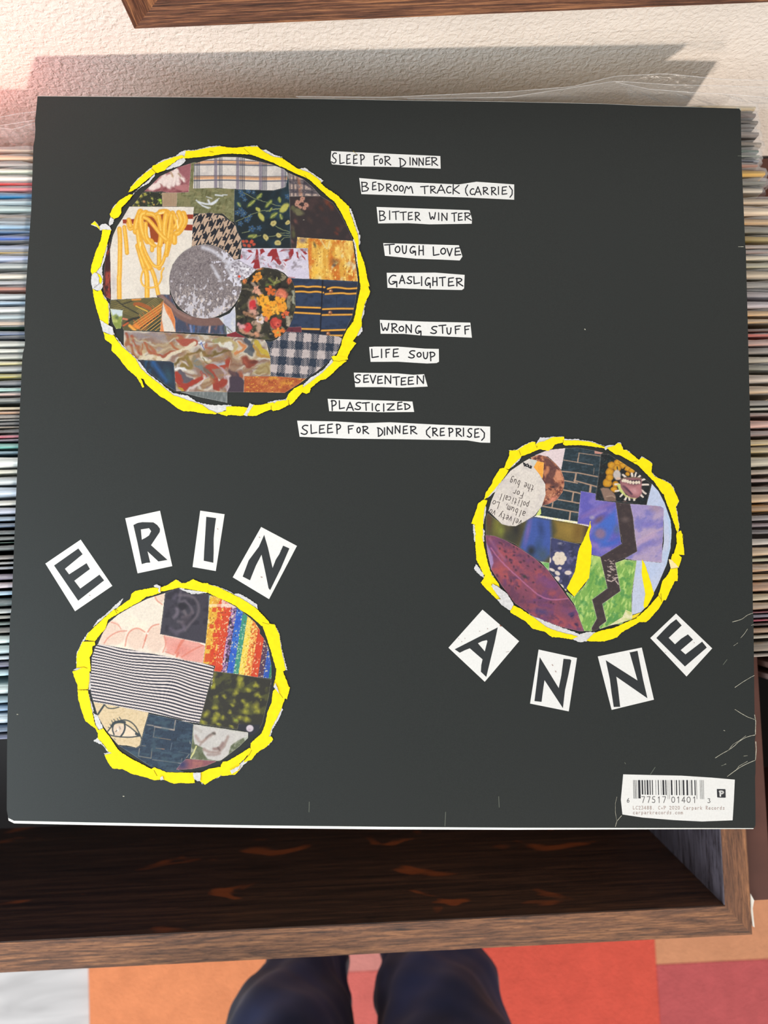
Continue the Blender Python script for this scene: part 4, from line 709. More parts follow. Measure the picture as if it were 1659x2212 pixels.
p = P_('G265,5 400,18 560,80 780,200 1000,350 1200,530 1400,800 1500,940 1590,1060 1659,1190 H60,1210 145,1442 G1659,1440 1400,1380 1000,1230 700,1020 500,750 350,520 290,250', (132, 72, 92)); p.warp(.8, 8, 3); p.noise(26, 18, .45, .68, (158, 78, 88), 2, 40); p.noise(12, 12, .55, .75, (104, 62, 88), 5); p.noise(26, 20, .55, .75, (112, 66, 104), 9)
p.bl('G500,500', 34, 22, (172, 84, 84), 40, .9, .8); p.bl('G1200,720', 36, 14, (128, 74, 118), 30, .9, .8); p.bl('G1100,1150', 30, 10, (74, 66, 116), 10, .9, .8); p.bl('G1500,1150', 28, 14, (120, 72, 108), 30, .9, .7); p.bl('G1550,1180', 10, 5, (70, 56, 100), -20, .8)
p.pg('G280,120 320,200 375,330 385,420 350,520 300,300', (158, 130, 176), 3); p.st('G350,200 450,340 600,500 760,640 900,770 1060,910 1200,965 1350,975 1500,950', 2.2, (184, 112, 150), 2.4, .9); p.st('G330,60 440,240 560,380', 4, (160, 100, 130), 6, .7)
for q_ in ('480,120', '510,135', '560,250', '580,330', '630,375', '650,420', '690,480', '720,530', '640,370', '690,180', '700,260', '690,310', '840,390', '790,410', '980,410', '900,470', '1010,520', '1090,480', '740,210', '800,590', '850,620', '880,640', '910,320', '980,710', '440,610', '560,620', '650,690', '620,760', '760,770', '830,930', '720,800', '480,210', '1240,1010', '1280,1030', '1000,1010', '1080,950', '870,830'): p.bl('G'+q_, rnd.uniform(3, 5.5), rnd.uniform(2, 4), (72, 48, 62), rnd.uniform(0, 90), .8, .85)
p.bl('G850,625', 7, 4, (64, 60, 60), 20, .8); p.st('G430,700 900,1050', 14, (100, 58, 78), 24, .6); p.bl('G1560,1210', 7, 3, (54, 46, 84), -30, .8); p.bl('G1620,1340', 7, 4, (60, 44, 76), 40, .8); p.build(nh(), k2)
p = P_('F620,1072 833,1095 880,1300 912,1659 H905,0 942,250 750,352 640,390 612,425 690,842 418,1032 482,1290 380,1370 362,1415 280,1442 258,1402 342,1250 270,972 502,800 390,332 718,140 700,0 F700,1659 660,1350', (62, 52, 54)); p.noise(8, 8, .5, .8, (72, 60, 60), 3)
p.bl('F760,1330', 13, 9, (120, 102, 98), 0, .9, .6); p.noise(4, 4, .74, .84, (130, 110, 104), 8, k=.4)
for i in range(34):
    x, y = rnd.gauss(560, 45), rnd.uniform(340, 720); p.st(f'H{x:.0f},{y:.0f} {x+rnd.uniform(8, 28):.0f},{y+rnd.uniform(-14, 14):.0f}', 1.2, (202, 178, 170), 1, .85)
for s_ in ('H500,540 545,560', 'H540,500 570,520', 'H500,600 540,610', 'H590,650 650,640', 'H570,690 620,665', 'H500,680 560,700', 'H620,690 660,740', 'H530,480 560,470'): p.st(s_, 2, (208, 186, 178), 1.3)
p.build(nh(), k2, edge=.3)
flat('yellow_scrap', [fray(T('F250,1350 240,1380 255,1440 230,1500 H225,20 262,180 250,400 220,650 0,925 G1600,937 1478,800 1600,550 H20,500 60,250 110,130 F130,1659 220,1440 235,1360'), .5, 3)], nh(), M_yellow, k2)
flat('yellow_scrap', [fray(T('H1015,370 1052,430 1110,600 1192,880 1100,1060 1050,1105 1035,1060 1062,880 1010,600'), .4, 3)], nh(), M_yellow, k2)
ring(k2, ['E1010,215 1060,180 1150,160 1270,100 1440,95 1440,150 1425,180 1300,210 1270,262 1200,305 1080,280 1030,240', 'E750,285 850,220 960,170 1010,175 1012,230 1080,270 1080,280 1000,310 860,370 780,392', 'E545,560 590,440 620,380 622,303 740,293 765,300 800,392 700,490 612,582', 'E375,745 480,570 545,560 612,600 560,680 500,760 400,880 300,1000 243,1032 270,930 360,800',
          'E52,1388 90,1290 130,1180 155,1090 240,1032 292,1045 250,1180 232,1340 232,1465 150,1475 110,1405', 'E100,1415 215,1400 232,1600 G210,0 262,250 302,430 355,590 240,602 180,470 130,380 118,200 110,0 E125,1600', 'G195,715 240,650 258,600 290,580 345,590 400,650 465,740 480,785 440,760 350,742 400,840 492,970 430,962 330,862 250,785', 'G633,1142 680,1053 800,1108 900,1180 1060,1290 1180,1380 1330,1440 1500,1480 1645,1520 1560,1562 1350,1532 1260,1530 1150,1450 970,1402 860,1290 640,1162',
          'H180,1582 280,1480 400,1430 600,1388 840,1278 962,1238 962,1312 700,1462 640,1532 450,1592 240,1592', 'H925,1245 1020,1160 1100,1088 1180,990 1255,905 1335,972 1262,1100 1130,1252 1070,1305 955,1302', 'H1253,905 1290,780 1320,680 1400,590 1440,495 1542,495 1542,690 1500,692 1430,830 1362,980 1290,962', 'H1443,372 1460,288 1560,305 1602,340 1557,492 1500,460',
          'F1528,1525 1590,1493 1632,1610 H1610,0 1640,302 1478,300 1530,130 1520,0', 'F1190,720 1260,715 1330,745 1430,798 1480,872 1562,1050 1512,1145 1542,1300 1566,1450 1535,1530 1440,1255 1330,950 1310,945 1190,765', 'F715,392 780,298 850,348 960,440 1020,402 1120,458 1162,500 1150,620 1200,690 1270,720 1330,762 1290,885 1190,765 950,522 860,472', 'F480,262 600,228 650,188 690,198 730,290 790,298 800,320 740,392 600,352', 'F-5,150 200,165 300,190 450,245 452,268 250,238 150,226 -5,215', 'E1425,150 1659,150 1659,218 1450,226 1418,205'],
     ['E1000,222 1058,138 1080,103 1160,108 1260,95 1440,88 1400,130 1100,185 1030,228', 'E638,562 700,478 800,393 772,450 690,522', 'E538,690 502,770 420,902 330,982 288,1012 400,870 500,740', 'E268,1100 275,1200 250,1340 240,1400 228,1330 243,1190', 'E78,1412 102,1400 132,1659 100,1659', 'E200,1402 253,1500 245,1659 215,1659', 'G128,437 242,590 242,648 160,582 93,510', 'G298,430 362,590 402,642 340,602', 'G338,762 370,733 440,758 592,888 685,1040 632,1132 500,1042 430,962 492,962 400,842',
      'G898,1172 1000,1228 1250,1328 1659,1478 1659,1592 1555,1557 1300,1442 1150,1372 1000,1252', 'H-5,1480 80,1488 200,1452 345,1458 275,1530 182,1592 80,1602 -5,1572', 'F1225,700 1340,738 1432,788 1492,870 1502,940 1440,852 1300,762', 'F1518,1130 1547,1280 1573,1450 1548,1522 1533,1400', 'F978,430 1010,383 1110,448 1163,490 1145,522 1060,462', 'F1145,620 1260,713 1400,790 1260,742', 'F438,250 500,223 600,223 650,183 605,242 500,272 470,297', 'F-5,133 260,163 460,236 300,203 -5,157', 'E1430,128 1659,128 1659,157 1440,157', 'F640,185 690,183 735,290 790,292 850,340 700,300', 'F1565,1050 1545,1090 1515,1150 1510,1120', 'E610,298 740,285 850,212 960,162 1000,168 860,228 760,292'],
     ['E1035,235 1030,262', 'E765,300 790,370', 'E1420,150 1430,190', 'E243,1032 290,1040', 'H1290,880 1300,1000', 'F870,470 930,460', 'H1255,905 1290,960', 'H1440,510 1555,492'],
     ['H1408,365 1440,372 1505,430 1560,492 1440,512'])
# ---------------------------------------------------------------- circle at lower left
k3 = disc('torn yellow circle with ear, rainbow weave, stripes and eye drawing scraps', (392, 1472)); hs[0] = PH
p = P_('I410,1002 470,860 560,700 700,580 900,462 1120,352 1372,272 1340,550 1300,860 1659,932 J0,915 392,995 355,1278 0,1225 I1640,1232', (232, 218, 202)); p.noise(24, 24, .5, .75, (238, 226, 206), 2)
PK = (228, 196, 178)
for q_, rx, ry, an in [('I690,900', 22, 17, -40), ('I960,930', 22, 26, 0), ('I1240,930', 24, 34, 10), ('I560,880', 18, 30, 30), ('I1300,330', 13, 14, 20), ('I640,730', 14, 10, 20)]: p.bl(q_, rx, ry, (230, 202, 184), an, .25)
p.pg('I1360,880 1659,935 J392,1000 355,1278 0,1230 I1640,1235 1520,1160 1390,1130', (226, 158, 146), 6); p.bl('J60,1080', 30, 16, (220, 140, 128), 20, .8)
for s_, w in [('I500,990 560,900 700,820 820,815', 2), ('I800,1030 820,900 870,810 980,765 1080,830', 2.4), ('I1080,960 1110,850 1180,740 1280,720', 2.4), ('I1050,1060 1110,880', 2), ('I600,690 700,720 740,790', 1.6), ('I1220,300 1250,380 1330,435', 2), ('I1340,1120 1390,1000 1360,890', 2), ('I1370,1110 1500,1160', 1.6), ('I1520,1130 1600,1000 1640,940', 4), ('I1540,1180 1560,1130', 5), ('J0,1040 50,950', 3), ('J50,1190 200,1090 380,1010', 2.6), ('J290,990 370,1030', 1.5)]: p.st(s_, w, (214, 118, 98), 2.6, .8)
p.pg('J290,985 392,997 388,1030', (238, 226, 210), 1.5); p.bl('I1120,850', 2.4, 2.4, (250, 224, 214)); p.build(nh(), k3)
p = P_('I1375,268 1440,240 1560,205 1659,240 J150,282 300,285 442,292 430,600 392,997 0,915 I1300,855 1345,560', (62, 58, 68)); p.noise(14, 14, .5, .7, (50, 46, 56), 3)
for s_, w, c in [('I1600,230 1570,400 1530,600', 4, (100, 92, 104)), ('I1500,620 1560,560 1540,500', 7, (108, 98, 110)), ('I1600,400 1659,380 J100,390 190,480 210,560', 4, (110, 100, 110)), ('J20,300 200,310 280,400 300,520 260,620 180,700 100,800', 5, (108, 98, 106)), ('J60,620 160,600 200,540', 5, (96, 84, 92)), ('J80,510 110,580', 4, (122, 110, 114)), ('I1540,830 1659,790 J60,700', 7, (100, 90, 104)), ('I1450,780 1540,860', 8, (86, 78, 92)), ('I1620,540 1659,560', 4, (100, 90, 98)), ('I1500,350 1530,300', 6, (84, 76, 92)), ('J0,680 60,690', 5, (110, 100, 108))]: p.st(s_, w, c, 6, .85)
p.bl('J60,460', 16, 9, (40, 38, 44), 10, .6); p.bl('I1620,470', 7, 9, (42, 38, 48), 0, .6); p.bl('J100,680', 20, 12, (76, 66, 74), -30, .9, .7); p.build(nh(), k3)
poly = 'J445,300 560,330 700,400 820,465 950,560 1100,690 1172,800 1168,850 1230,920 1290,1050 1335,1300 1338,1500 1100,1475 780,1425 510,1392 530,1320 355,1278 392,997 430,600'
p = P_(poly, (224, 170, 50)); x_ = (p.X-385)*6.636; y_ = (p.Y-1240)*6.636; u = x_+(y_-300)*.155-40
stripes = [(420, (150, 190, 176)), (465, (224, 176, 48)), (560, (220, 160, 58)), (640, (214, 80, 44)), (745, (210, 74, 44)), (780, (188, 140, 180)), (830, (140, 110, 160)), (925, (52, 104, 190)), (1000, (64, 142, 120)), (1085, (232, 200, 72)), (1180, (222, 120, 56)), (1285, (208, 74, 44)), (1360, (84, 60, 84)), (1440, (48, 84, 170)), (1510, (52, 120, 96)), (1600, (226, 150, 50))]
prev = -999
for hi, c in stripes: p.mix(((u >= prev) & (u < hi))*1.0, c); prev = hi
cell = .55*vn(u/15, y_/20, 3)+.45*h2(np.floor(u/22), np.floor(y_/20), 3); row = h2(np.floor(u/60), np.floor(y_/60), 8)
p.mix(((cell > .72))*.75, (236, 216, 170)); p.mix((cell < .2)*.6, (120, 60, 40)); p.mix(((u > 1005) & (u < 1180) & (cell > .5))*.7, (240, 214, 120)); p.mix(((u > 470) & (u < 640) & (cell > .62))*.6, (232, 190, 60)); p.mix(((u > 745) & (u < 830) & (cell < .42))*.8, (60, 44, 62)); p.mix(((u > 830) & (u < 925) & (cell < .3))*.6, (34, 56, 130)); p.mix(((u > 925) & (u < 1000) & (cell > .7))*.6, (170, 206, 180)); p.mix(((u > 1440) & (cell < .25))*.5, (26, 60, 60))
p.mix(((row > .8) & (u > 480) & (u < 760))*.75, (204, 58, 34)); p.mix(((row < .12) & (u > 745) & (u < 830))*.8, (50, 40, 52)); p.mix(((row > .75) & (u > 830) & (u < 925))*.7, (44, 84, 190)); p.mix(((row > .7) & (u > 1180) & (u < 1285))*.8, (206, 62, 36)); p.mix(((row > .6) & (u > 1440) & (u < 1510))*.7, (34, 120, 84))
p.mix(((y_ < 480) & (u > 600) & (u < 860) & (cell > .3))*.7, (234, 214, 214)); p.mix(((y_ < 560) & (u > 860) & (u < 925) & (cell > .4))*.6, (130, 170, 220)); p.mix(((y_ > 430) & (y_ < 470) & (u < 760))*.6, (240, 226, 200)); p.build(nh(), k3)
p = P_('J510,1392 780,1425 1338,1510 1338,1659 L1330,100 1300,300 1250,500 1210,680 1165,760 870,690 850,770 300,690 480,0 J480,1600', (52, 50, 44)); p.warp(4, 9, 3); p.noise(18, 16, .5, .7, (78, 78, 46), 3)
OL = (162, 158, 52)
for q_, rx, ry in [('L510,140', 7, 10), ('L500,50', 7, 9), ('J530,1440', 6, 8), ('J500,1600', 7, 9), ('L890,30', 9, 10), ('L880,120', 10, 14), ('L820,240', 8, 12), ('J870,1520', 9, 9), ('L1000,190', 8, 7), ('L1130,270', 9, 6), ('L1170,300', 7, 6), ('L930,370', 7, 7), ('L980,420', 10, 7), ('L960,500', 11, 9), ('L1110,430', 10, 12), ('L1140,500', 9, 9), ('L1130,140', 8, 6), ('L540,300', 7, 5), ('L660,300', 7, 6), ('L530,460', 10, 8), ('L400,550', 10, 12), ('L520,610', 10, 14), ('L640,600', 8, 8), ('L570,550', 8, 7), ('L800,370', 6, 6), ('L780,420', 7, 5), ('L980,620', 12, 9), ('L880,600', 9, 7), ('L820,640', 9, 8), ('L350,670', 12, 6), ('L560,700', 10, 5), ('L760,730', 8, 4), ('L740,520', 7, 7), ('J1100,1580', 8, 6), ('L1200,350', 4, 4), ('L930,120', 6, 10)]: p.bl(q_, rx, ry, OL if rx > 6 else (120, 116, 50), 20, .9, .9)
p.bl('L820,640', 5, 4, (130, 150, 60), 0, .8); p.build(nh(), k3)
p = P_('L870,690 1170,700 1165,760 1150,800 1060,850 1005,860 1000,808 850,770', (46, 46, 54)); p.bl('L1027,752', 9, 8.4, (206, 192, 200), 0, .25); p.bl('L1020,770', 5, 4, (184, 166, 178), 0, .8); p.build(nh(), k3, edge=0)
# stripes
p = P_('I410,1000 1000,1105 1659,1230 J0,1225 355,1278 515,1330 470,1659 L482,0 300,680 0,640 K1659,640 1130,522 345,372 310,240 300,0 I300,1659 320,1200 370,1050', (226, 212, 208))
X_, Y_ = p.X, p.Y
s0 = (X_-196)
base_line = Y_-(.155*s0)+6*np.sin((X_-200)/75+1.1)*np.clip((Y_-1400)/60, .2, 1)-3.6*np.sin((X_-250)/38+.6)*np.clip((X_-230)/60, 0, 1)*np.clip(1.4-np.abs(Y_-1450)/60, 0, 1)+.9*np.sin(X_/23)-3*np.exp(-((X_-262)/34)**2)*np.clip((1480-Y_)/70, 0, 1)+7*np.exp(-((X_-375)/34)**2)*np.clip(1-np.abs(Y_-1470)/75, 0, 1)
ph = (base_line-1390)/6.6; fr = ph % 1
p.mix(np.clip((.5-np.abs(fr-.5)*1.0-.22)/.10, 0, 1)*0+np.clip((np.abs(fr-.5) < .21)*1.0, 0, 1)*.0, (0, 0, 0)); p.mix(np.clip((.235-np.abs(fr-.5))/.08+.5, 0, 1), (38, 40, 56)); p.build(nh(), k3)
p = P_('K345,372 720,440 1138,525 1080,720 1035,900 1020,1000 968,1032 840,1000 700,990 600,880 500,740 410,580', (220, 196, 158)); p.noise(5, 3, .5, .75, (206, 180, 140), 3); EY = (56, 64, 68)
p.pg('K560,800 620,730 780,690 900,750 1000,850 880,880 700,870 600,850', (230, 208, 182), 2); p.bl('K705,775', 13.5, 14, (222, 198, 176), 0, .15)
for s_, w in [('K545,800 600,730 640,680 720,640 800,628 880,655 950,720 990,800 1030,880 1035,910', 2.6), ('K610,720 640,670 720,655 790,665', 6), ('K800,690 880,740 980,830', 2.6), ('K545,815 580,850 700,872 860,882 960,868 1005,860', 2.6), ('K960,830 1000,850', 6), ('K630,700 615,770 640,840', 3), ('K790,690 800,740 780,810 735,870', 3.6), ('K1030,930 1020,1000 965,1030', 2.4), ('K410,550 500,415', 4), ('K505,415 550,465 620,470 710,448', 2.2), ('K590,710 582,690', 1.6), ('K620,670 605,640', 1.6), ('K660,650 635,620', 1.6), ('K705,640 685,610', 1.6), ('K740,625 715,590', 1.6), ('K575,745 560,735', 1.4), ('K640,900 660,915', 1)]: p.st(s_, w, EY, 1.2)
p.st('K720,730 730,760', 2, (130, 124, 120), 1.5); p.st('K665,800 680,780', 2, (110, 104, 100), 1.5); p.st('K690,760 700,790', 2, (250, 244, 236), 2); p.build(nh(), k3)
p = P_('K1138,543 1400,595 1659,655 L225,690 180,1192 120,1172 0,1345 K1659,1380 1400,1378 1150,1290 980,1180 830,1080 700,995 968,1032 1022,1000 1040,900 1085,720', (44, 58, 76)); p.noise(12, 7, .5, .7, (56, 74, 92), 2); p.noise(3, 3, .6, .8, (34, 44, 60), 5)
for s_, w, c in [('K1115,700 1200,712', 2.6, (150, 140, 132)), ('K1220,725 1500,775', 3.2, (176, 158, 144)), ('K1500,775 1520,640', 2.6, (160, 146, 136)), ('K1225,730 1205,870', 1.6, (130, 126, 122)), ('K1200,875 1450,915', 1.4, (150, 126, 104)), ('K1040,1000 1090,1005', 1.6, (130, 124, 118)), ('K1240,1035 1360,1050', 1.6, (176, 128, 100)), ('K1450,1060 1470,960', 1.4, (104, 114, 124)), ('K1005,1040 990,1140', 1.8, (150, 144, 132)), ('K990,1150 1170,1180', 1.8, (140, 132, 118)), ('K1170,1180 1185,1040', 1.8, (130, 122, 112)), ('K1190,1200 1590,1250', 1.4, (130, 128, 124)), ('K1600,1250 1615,1180', 1.4, (120, 120, 120)), ('K1480,935 1659,940', 1.2, (34, 44, 60)), ('L0,900 160,945', 1.4, (34, 48, 62)), ('L0,1085 150,1115', 1.2, (90, 100, 104)), ('L165,930 175,970', 1.6, (170, 166, 150)), ('L120,1170 160,1120', 1.6, (140, 136, 126)), ('L0,1250 40,1255', 1.4, (150, 148, 150)), ('L0,760 190,790', 1.4, (36, 48, 62)), ('K1520,770 1659,790', 1.2, (36, 48, 62))]: p.st(s_, w, c, 1.2, .85)
p.noise(24, 10, .55, .7, (66, 88, 100), 9, k=.6); p.build(nh(), k3)
p = P_('L110,1190 300,1200 560,1222 400,1292 200,1335 0,1347 -30,1340 40,1250', (138, 84, 92)); p.noise(12, 9, .5, .7, (158, 100, 96), 3); p.bl('L60,1270', 17, 16, (58, 58, 96), 0, .9); p.build(nh(), k3)
p = P_('L215,690 600,745 1003,808 1003,890 880,1010 700,1150 600,1222 400,1210 170,1190 200,900', (106, 112, 88)); p.warp(1.5, 9, 3); p.noise(9, 9, .45, .7, (88, 94, 66), 3)
p.pg('L220,695 1003,810 1000,870 850,930 760,1000 720,1120 650,1200 560,1218 420,1190 360,1100 370,1045 300,1000 240,980 215,900', (196, 190, 186), 2.5); p.noise(10, 10, .5, .7, (208, 204, 196), 6, k=.4)
for s_, w, c in [('L250,860 320,960 400,900 520,820', 6, (168, 146, 138)), ('L400,890 460,840 520,820', 3.5, (112, 98, 92)), ('L310,990 400,900', 3, (150, 126, 118)), ('L370,1050 450,1100 560,1100 620,1060 680,950 715,870', 6, (156, 132, 124)), ('L510,1050 600,1040 640,960', 6, (136, 108, 102)), ('L570,1030 600,1060', 3.5, (100, 80, 76)), ('L420,1130 520,1140 600,1110', 4, (150, 128, 122)), ('L500,820 525,830', 3.5, (84, 80, 74)), ('L240,740 330,800', 7, (180, 172, 166))]: p.st(s_, w, c, 4, .8)
p.st('L180,1180 262,1015', 3, (206, 200, 140), 1.4); p.pg('L1000,820 1003,890 960,940 940,900', (190, 192, 182), 2, .8); p.build(nh(), k3)
ring(k3, ['I660,510 870,360 890,290 950,240 1210,193 1305,210 1312,265 1180,312 1110,322 1000,402 850,482 690,572', 'I228,942 270,850 400,720 580,560 640,500 692,572 560,652 520,782 430,882 372,962', 'I103,1342 110,1150 188,968 365,962 375,1010 332,1042 332,1130 292,1200 312,1390 270,1400 200,1345', 'I48,1395 130,1368 200,1338 272,1372 292,1400 285,1660 K290,0 72,10 65,-10',
          'K62,-5 292,-5 272,192 120,202 118,130', 'K120,203 268,205 330,520 372,702 435,790 350,735 230,642 180,502 130,332', 'K358,732 430,775 485,748 542,822 640,962 700,1052 765,1112 620,1105 560,1082 490,972 408,892 415,822', 'K508,1132 620,1098 750,1098 900,1188 1170,1328 1270,1398 1305,1482 1210,1492 1100,1452 900,1402 760,1332 730,1335 620,1322 560,1242', 'K1170,1335 1220,1308 1400,1380 1665,1385 1665,1522 1500,1542 1420,1512 1350,1482 1240,1485',
          'L-5,1385 230,1383 232,1440 242,1532 130,1537 -5,1527', 'L318,1390 450,1328 620,1300 642,1380 602,1432 500,1482 390,1557 318,1512', 'L613,1280 640,1230 720,1215 1030,1028 1055,1060 940,1202 880,1252 882,1342 820,1412 620,1432', 'L1040,962 1130,880 1200,818 1270,858 1340,868 1362,912 1280,1002 1130,1102 1050,1202 938,1235 1042,1070', 'L1198,822 1250,680 1280,520 1340,380 1358,218 1402,178 1490,290 1532,320 1490,440 1440,560 1350,720 1290,902 1240,925',
          'J1410,1340 1500,1388 1592,1620 L1602,160 1562,332 1500,315 1402,182 1368,150 1395,0 J1380,1640', 'J1213,752 1208,695 1300,710 1382,720 1452,870 1472,1050 1542,1372 1500,1395 1398,1345 1330,1100', 'J800,430 870,328 1000,408 1130,500 1300,680 1312,718 1200,745 1040,602 880,502', 'J418,262 430,148 580,188 720,258 880,335 900,380 850,465 700,392 560,332', 'J-5,192 -5,128 110,128 220,73 340,128 432,133 442,165 420,265 250,232 60,202', 'I1308,252 1308,190 1400,160 1530,78 1620,138 1665,138 1665,192 1560,197 1450,227'],
     ['I1208,170 1250,148 1312,175 1308,272 1270,252 1250,202', 'I338,762 410,658 500,598 600,498 660,438 772,348 742,412 700,472 620,522 400,712', 'I95,1272 108,1130 198,940 288,818 212,960 132,1132 105,1322', 'I48,1382 108,1343 222,1328 275,1370 130,1377', 'I270,1390 303,1420 303,1659 275,1659', 'K270,198 293,300 353,500 322,562 250,302', 'K338,528 402,560 483,740 430,782 380,702', 'K348,932 400,883 452,940 502,1002 562,1080 622,1102 550,1087 480,992', 'K493,1107 600,1093 652,1100 520,1152',
      'K1308,1452 1340,1428 1357,1480 1312,1492', 'L218,1385 327,1380 322,1502 280,1502 228,1462', 'L320,1508 352,1532 345,1557', 'L548,1472 622,1400 602,1442', 'L748,1352 850,1298 940,1208 1052,1178 950,1262 880,1352 770,1402', 'L1208,1052 1342,948 1352,898 1302,992', 'L1488,450 1502,480 1432,642 1352,762 1322,882 1260,932 1330,742 1420,582', 'L1368,150 1400,98 1452,250 1502,302 1420,212', 'J1378,710 1452,850 1482,1060 1567,1377 1530,1377 1460,1082', 'J788,290 850,278 930,303 1062,388 1132,438 1142,502 1050,442 900,352',
      'J18,210 200,230 420,265 300,282 200,287 60,232', 'I1558,200 1640,228 1659,202', 'I1528,68 1602,118 1659,150 1659,170 1560,102', 'J430,145 580,180 730,245 800,290 600,200'],
     ['I230,965 360,965', 'I110,1345 210,1330 260,1350', 'K125,200 270,192', 'I660,500 700,530', 'J430,235 432,262', 'J1210,695 1305,718', 'L1055,1060 1020,1130 940,1215', 'K1215,1350 1260,1430', 'L1405,180 1500,310'])
# small white and peach bits that lie over the yellow
for s_, k_ in (('D190,1592 240,1510 258,1458 300,1480 262,1540 225,1600', k1), ('A190,1040 210,1018 250,1008 300,1040 322,1080 270,1074 230,1072 195,1078', k1), ('C192,527 275,582 332,612 350,690 328,700 228,660', k1), ('C98,40 130,0 160,10 185,60 180,120 110,178 93,110', k1), ('K1308,1452 1340,1428 1357,1480 1312,1492', k3), ('L218,1385 327,1380 322,1502 280,1502 228,1462', k3), ('L748,1352 850,1298 900,1270 860,1350 770,1402', k3), ('I1218,180 1250,148 1312,175 1308,272 1280,250 1290,200', k3),
               ('G350,770 372,733 440,768 592,888 685,1040 632,1132 500,1042 440,962 492,962 400,842', k2), ('L1368,150 1400,98 1452,250 1420,212', k3)):
    hs[0] += 0.00001; flat('torn_edge', [fray(T(s_), .6, 2.5)], nh()+.0002, M_fibre, k_, edge=.00003)
